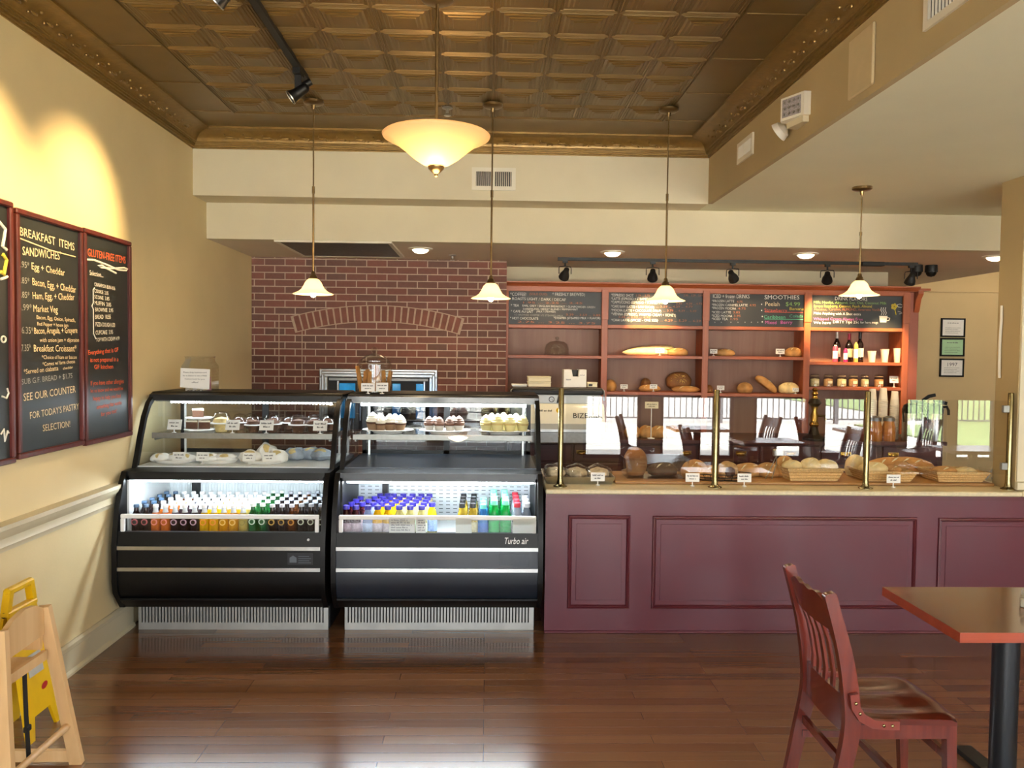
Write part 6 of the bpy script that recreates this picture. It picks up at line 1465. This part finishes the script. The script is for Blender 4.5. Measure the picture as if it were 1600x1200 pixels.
wallboard(4.276, 4.83, 1.142, 2.272, 'framed blackboard headed Gluten-Free Items, rightmost of the three', [
    ('GLUTEN-FREE ITEMS', .06, .105, .058, CO, .95), ('Selection...', .1, .195, .036, W_, .4), ('CINNAMON BUN 4.95', .2, .245, .028, W_, .68), ('COOKIE  2.85', .2, .277, .028, W_, .52), ('SCONE  3.85', .2, .307, .028, W_, .54), ('MUFFIN  3.85', .2, .337, .03, W_, .58), ('BROWNIE  3.95', .21, .370, .03, W_, .63), ('BREAD  10.55', .21, .407, .032, W_, .57), ('PIZZA DOUGH 6.50', .22, .443, .032, W_, .67), ('CUPCAKE  3.95', .22, .485, .032, W_, .62), ('TOP WITH CREAM 4.99', .23, .52, .03, W_, .78),
    ('*Everything that is GF', .02, .585, .034, CO, .75), ('is not prepared in a', .1, .62, .034, CO, .75), ('GF kitchen', .18, .655, .034, CO, .62), ('If you have other allergies', .1, .735, .036, CO, .88), ('let us know and we would be', .1, .77, .03, CO, .86), ('happy to help you find', .15, .81, .034, CO, .8), ('something that works', .23, .855, .034, CO, .82), ('for you too!', .33, .895, .034, CO, .7)], mk2)
def mk0(by, x, q):
    w = by.setdefault(W_, MB()); y = by.setdefault(Y_, MB())
    w.tube([q(.86, .06), q(.97, .09), q(.93, .16), q(.98, .17)], .008, 6); y.tube([q(.93, .19), q(.98, .21), q(.94, .27), q(.9, .26)], .009, 6); w.tube([q(.9, .29), q(.97, .28), q(.99, .275)], .006, 6)
    w.tube([q(.93+.03*math.cos(a*PI/6), .525+.012*math.sin(a*PI/6)) for a in range(12)], .004, 6, closed=True)
    w.tube([q(.9, .75), q(.96, .76), q(.99, .74), q(.97, .72)], .004, 6); w.tube([q(.88, .9), q(.92, .88), q(.93, .93), q(.97, .89), q(.985, .9)], .004, 6)
wallboard(3.04, 3.648, 1.14, 2.285, 'framed blackboard cut by the left edge of the photo', [], mk0)

# ------------------------------------------------------------------ dining chair, table, shaker
def make_chair(label):
    r = thing('dining_chair', (0, 0, 0), label, 'chair', 'slat-back dining chairs')
    hy = .185                                            # half width; chair faces +X, origin under seat centre
    bk_ = [(-.245, 0), (-.205, .2), (-.175, .36), (-.178, .48), (-.205, .64), (-.25, .80), (-.262, .845)]
    def curve(pts, n=4):
        out = []
        for i in range(len(pts)-1):
            p0, p1, p2, p3 = pts[max(i-1, 0)], pts[i], pts[i+1], pts[min(i+2, len(pts)-1)]
            for k in range(n):
                t = k/n; out.append(tuple(.5*((2*p1[j])+(-p0[j]+p2[j])*t+(2*p0[j]-5*p1[j]+4*p2[j]-p3[j])*t*t+(-p0[j]+3*p1[j]-3*p2[j]+p3[j])*t**3) for j in range(2)))
        out.append(pts[-1]); return out
    cv = curve(bk_)
    for s in (-1, 1):
        n = len(cv); wd = [.042+.014*math.sin(PI*min(1, i/(n*.75))) for i in range(n)]; wd[-1] = .03; wd[-2] = .04
        MB().sweep([(x, s*hy, z) for x, z in cv], .03, wd, (1, 0, 0)).build('back_post', M_chair, r, world=False, sharp=50)
    def bx(z):
        for (p, q) in zip(cv, cv[1:]):
            if p[1] <= z <= q[1]: return p[0]+(q[0]-p[0])*(z-p[1])/max(1e-6, q[1]-p[1])
        return cv[-1][0]
    # crest rail with a scrolled top edge, bowed to the rear
    N = 16; m = MB(); top = [.80, .803, .812, .822, .826, .822, .815, .818, .824, .818, .815, .822, .826, .822, .812, .803, .80]
    for side in (0, 1):
        for i in range(N+1):
            y = -hy+.012+(2*hy-.024)*i/N; bow = -.012*math.sin(PI*i/N)
            for z in (.70, top[i]): m.v.append((bx(z)+bow-.009+.018*side, y, z))
    for i in range(N):
        a = 2*i; o = 2*(N+1)
        m.f += [(a, a+1, a+3, a+2), (o+a, o+a+2, o+a+3, o+a+1), (a+1, o+a+1, o+a+3, a+3), (a, a+2, o+a+2, o+a)]
    m.f += [(0, o, o+1, 1), (2*N, 2*N+1, o+2*N+1, o+2*N)]
    m.build('crest_rail', M_chair, r, world=False)
    m = MB()
    for side in (0, 1):
        for i in range(N+1):
            y = -hy+.012+(2*hy-.024)*i/N; bow = -.010*math.sin(PI*i/N)
            for z in (.345, .475): m.v.append((bx(z)+bow-.009+.018*side, y, z))
    for i in range(N):
        a = 2*i; o = 2*(N+1)
        m.f += [(a, a+1, a+3, a+2), (o+a, o+a+2, o+a+3, o+a+1), (a+1, o+a+1, o+a+3, a+3), (a, a+2, o+a+2, o+a)]
    m.f += [(0, o, o+1, 1), (2*N, 2*N+1, o+2*N+1, o+2*N)]
    m.build('lower_rail', M_chair, r, world=False)
    for k in range(5):
        y = -hy+2*hy*(k+1)/6; bow = -.011*math.sin(PI*(k+1)/6)
        MB().sweep([(bx(z)+bow+(.008 if .5 < z < .66 else 0), y, z) for z in (.47, .52, .58, .64, .71)], .024, .010, (1, 0, 0)).build('slat', M_chair, r, world=False)
    # saddle seat
    m = MB(); nx, ny = 14, 14
    def outl(u, v):                                      # u 0 back .. 1 front, v -1..1
        x = -.17+.385*u; w = .176+.016*u; x += -.02*(abs(v)**3)*(u > .8)*(u-.8)/.2
        return x, v*w
    tp = []
    for i in range(nx+1):
        for j in range(ny+1):
            u, v = i/nx, -1+2*j/ny; x, y = outl(u, v)
            dip = -.016*math.exp(-((abs(v)-.42)/.30)**2)*math.exp(-((u-.42)/.36)**2)-.004*(1-abs(v))*0
            edge = -.006*(max(abs(v)-.88, 0)/.12)-.010*max(u-.92, 0)/.08
            tp.append((x, y, .412+dip+edge))
    m.v = tp+[(x, y, .385) for x, y, z in tp]
    o = (nx+1)*(ny+1); id_ = lambda i, j: i*(ny+1)+j
    for i in range(nx):
        for j in range(ny):
            m.f.append((id_(i, j), id_(i+1, j), id_(i+1, j+1), id_(i, j+1))); m.f.append((o+id_(i, j), o+id_(i, j+1), o+id_(i+1, j+1), o+id_(i+1, j)))
    for i in range(nx): m.f += [(id_(i, 0), o+id_(i, 0), o+id_(i+1, 0), id_(i+1, 0)), (id_(i, ny), id_(i+1, ny), o+id_(i+1, ny), o+id_(i, ny))]
    for j in range(ny): m.f += [(id_(0, j), id_(0, j+1), o+id_(0, j+1), o+id_(0, j)), (id_(nx, j), o+id_(nx, j), o+id_(nx, j+1), id_(nx, j+1))]
    m.build('seat', M_seat, r, world=False, sharp=50)
    MB().box(-.165, .17, -.182, -.160, .335, .385).box(-.165, .17, .160, .182, .335, .385).box(.155, .173, -.165, .165, .335, .385).build('seat_apron', M_chair, r, world=False)
    for s in (-1, 1):
        MB().sweep([(.185, s*.158, .386), (.19, s*.162, .2), (.20, s*.166, 0)], [.036, .034, .028], [.036, .034, .028], (1, 0, 0)).build('leg', M_chair, r, world=False)
        # bent wood brace from post to seat side with bolts
        ys_ = s*(hy+.024)
        br = MB().sweep([(-.178, ys_, .505), (-.172, ys_, .46), (-.15, ys_, .425), (-.11, ys_, .403), (-.06, ys_, .398), (-.02, ys_, .398)], .018, .030, (1, 0, .2)).build('brace', M_brace, r, world=False)
        bo = MB()
        for (x, z) in ((-.173, .475), (-.158, .44), (-.075, .399), (-.045, .398)): bo.ell((x, ys_+s*.010, z), (.006, .004, .006), 10, 6)
        bo.build('bolt', M_brass, br, world=False)
        MB().bar((-.20, s*.172, .19), (.188, s*.162, .19), .018, .026).build('stretcher', M_chair, r, world=False)
    MB().bar((.0, -.167, .19), (.0, .167, .19), .02, .026).build('stretcher', M_chair, r, world=False)
    MB().bar((-.192, -hy, .245), (-.192, hy, .245), .018, .03).build('stretcher', M_chair, r, world=False)
    MB().bar((.187, -.16, .26), (.187, .16, .26), .018, .03).build('stretcher', M_chair, r, world=False)
    return r
ch = make_chair('reddish mahogany slat-back chair drawn up to the table in front of the counter')
ch.location = (1.435, 2.895, 0)
def make_table(label, name='cafe_table'):
    r = thing(name, (0, 0, 0), label, 'table', 'cafe tables')
    MB().box(-.35, .35, -.278, .278, .6545, .69).build('tabletop', M_table, r, world=False)
    e = MB().box(-.352, .352, -.280, -.278, .6543, .6898).box(-.352, .352, .278, .280, .6543, .6898).box(-.352, -.35, -.28, .28, .6543, .6898).box(.35, .352, -.28, .28, .6543, .6898)
    e.build('edge_band', M_tabedge, r, world=False)
    MB().cyl((0, 0, .03), (0, 0, .64), .048, n=28).lathe([(.048, .03), (.075, .03), (.08, .02), (.08, .012), (.0, .012)], n=28).build('column', mat('black_column', '#15191f', .42, coat=.2, noise=.08, nscale=8), r, world=False)
    MB().bar((-.2, 0, .647), (.2, 0, .647), .05, .014).bar((0, -.18, .647), (0, .18, .647), .05, .014).build('spider', M_blackmatte, r, world=False)
    MB().bar((-.3, 0, .012), (.3, 0, .012), .07, .022).bar((0, -.26, .012), (0, .26, .012), .07, .022).build('foot', M_blackmatte, r, world=False)
    return r
tb = make_table('dark wood cafe table with a red-brown edge at the right edge of the photo')
tb.location = (2.015, 3.04, 0)
sh_ = thing('salt_shaker', (2.092, 3.04, .69), 'glass salt shaker with steel cap on the cafe table', 'salt shaker')
sh_.location = (2.092, 3.05, .6905)
MB().lathe([(0, 0), (.019, 0), (.021, .003), (.021, .034), (.018, .044), (.014, .05)], n=8).build('glass', M_jar, sh_, world=False)
MB().lathe([(0, .002), (.018, .002), (.018, .030), (0, .031)], n=8).build('salt', M_white, sh_, world=False)
MB().lathe([(.015, .048), (.016, .052), (.016, .062), (.012, .068), (0, .071)], n=18).build('cap', M_steel, sh_, world=False)
# the other seats of the room, mirrored darkly in the counter glass
lab_c = 'dark slat-back chair mirrored in the counter glass'; lab_t = 'dark cafe table mirrored in the counter glass'
for (x, y, a) in ((2.5, .5, 0.), (3.95, .55, PI), (4.5, 1.2, .2), (5.9, 1.1, PI), (2.0, -1.0, .3), (3.6, -1.1, PI-.2), (4.4, -.9, 0), (5.7, -1.0, PI)):
    c_ = dup(ch, (x, y, 0), lab_c, 'mirrored chairs', a)
for (x, y) in ((3.2, .5), (5.2, 1.15), (2.8, -1.05), (5.05, -.95)):
    t_ = dup(tb, (x, y, 0), lab_t, 'mirrored tables')

# ------------------------------------------------------------------ wooden high chair and yellow floor sign
hc = thing('high_chair', (-1.84, 3.0, 0), 'pale wooden high chair cut by the left edge of the photo', 'high chair')
zt = .66
for s, y0, y1 in ((0, 2.855, 2.765), (1, 3.135, 3.225)):
    for side, (xa, xb_) in enumerate(((-1.690, -1.615), (-1.98, -2.055))):
        MB().sweep([(xa, y0, zt), ((xa+xb_)/2, (y0+y1)/2, zt/2), (xb_, y1, .0)], [.046, .046, .048], [.026, .026, .026], (0, 1, 0)).build('leg', M_birch, hc)
    MB().bar((-1.635, y1-(y1-y0)*.05, .035), (-2.035, y1-(y1-y0)*.05, .035), .02, .045).build('runner', M_birch, hc)
# curved side boards at arm height, front and back rails, seat, footrest dowel
for x0, x1 in ((-1.700, -1.680),):
    pts = [(2.87, .545), (2.87, .645), (2.93, .675), (3.0, .69), (3.07, .683), (3.125, .655), (3.125, .555)]
    MB().prism(pts, 'X', x0-.004, x1-.004).build('side_board', M_birch, hc)
MB().prism([(2.87, .545), (2.87, .645), (2.93, .675), (3.0, .69), (3.07, .683), (3.125, .655), (3.125, .555)], 'X', -1.985, -1.965).build('side_board', M_birch, hc)
MB().box(-1.98, -1.69, 2.866, 2.882, .50, .57).box(-1.98, -1.69, 3.108, 3.124, .50, .57).build('rail', M_birch, hc)
MB().cbox(-1.975, -1.69, 2.87, 3.12, .452, .470, .004).build('seat', M_birch, hc)
MB().bar((-1.684, 2.862, .475), (-1.684, 3.128, .475), .018, .035).build('cross_rail', M_birch, hc)
MB().cyl((-1.635, 2.79, .165), (-1.635, 3.20, .165), .013, n=12).build('footrest', M_birch, hc)
MB().sweep([(-1.684, 2.99, .452), (-1.680, 2.99, .30), (-1.676, 2.99, .22), (-1.672, 2.99, .13)], .024, .004, (1, 0, 0)).cbox(-1.684, -1.668, 2.974, 3.006, .24, .262, .003).build('strap', M_strap, hc)

fs = thing('caution_sign', (-1.985, 3.52, 0), 'yellow folding caution floor sign between the high chair and the wall', 'floor sign')
def sgn_panel(xb, xt, name):
    # outline in (y along wall, height), bottom cut out between two feet
    ol = [(-.135, 0), (-.085, 0), (-.06, .09), (.06, .09), (.085, 0), (.135, 0), (.118, .28), (.100, .53), (-.100, .53), (-.118, .28)]
    m = MB(); n = len(ol)
    for d in (0, .014):
        for (u, z) in ol: m.v.append((xb+(xt-xb)*z/.53+d, 3.50+u, z))
    m.f = [tuple(range(n))[::-1], tuple(range(n, 2*n))]+[(i, (i+1) % n, n+(i+1) % n, n+i) for i in range(n)]
    return m.build(name, M_yellow, fs, smooth=False)
sgn_panel(-1.895, -1.985, 'front_leaf'); sgn_panel(-2.085, -2.01, 'rear_leaf')
h_ = MB()
h_.bar((-1.99, 3.40, .53), (-1.99, 3.425, .635), .03, .028, up=(0, 1, 0)).bar((-1.99, 3.60, .53), (-1.99, 3.575, .635), .03, .028, up=(0, 1, 0)).cbox(-2.006, -1.974, 3.405, 3.595, .615, .645, .008).cbox(-2.01, -1.97, 3.39, 3.61, .525, .55, .006)
h_.build('handle', M_yellow, fs)
MB().cyl((-1.992, 3.39, .538), (-1.992, 3.61, .538), .012, n=12).build('hinge', M_blackmatte, fs)
def on_leaf(u, z, d=.0155): return (-1.895-.09*z/.53+d, 3.50+u, z)
lg = MB(); c0 = on_leaf(.045, .185)
lg.add([(c0[0]-.17*.014*math.sin(a*PI/10)+.0, c0[1]+.024*math.cos(a*PI/10)+.006*math.sin(a*PI/10), c0[2]+.014*math.sin(a*PI/10)) for a in range(20)], [tuple(range(20))]); lg.build('maker_badge', M_red, fs, smooth=False)
pn = [on_leaf(-.05, .25), on_leaf(.06, .25), on_leaf(.06, .34), on_leaf(-.05, .34)]
MB().add(pn, [(0, 1, 2, 3)]).build('pictogram_panel', mat('grey_sticker', '#b6b4ac', .5, noise=.1), fs, smooth=False)
ws = tag(MB().add([(-2.02, 3.632, .17), (-1.935, 3.64, .17), (-1.945, 3.64, .33), (-2.03, 3.632, .40), (-2.02, 3.636, .17), (-1.935, 3.644, .17), (-1.945, 3.644, .33), (-2.03, 3.636, .40)], [(0, 1, 2, 3), (7, 6, 5, 4), (0, 4, 5, 1), (1, 5, 6, 2), (2, 6, 7, 3), (3, 7, 4, 0)]).build('white_sheet', M_paper), 'white sheet standing behind the yellow floor sign', 'paper')
for o in bpy.data.objects:
    if o.name.startswith('tmp'): bpy.data.objects.remove(o)
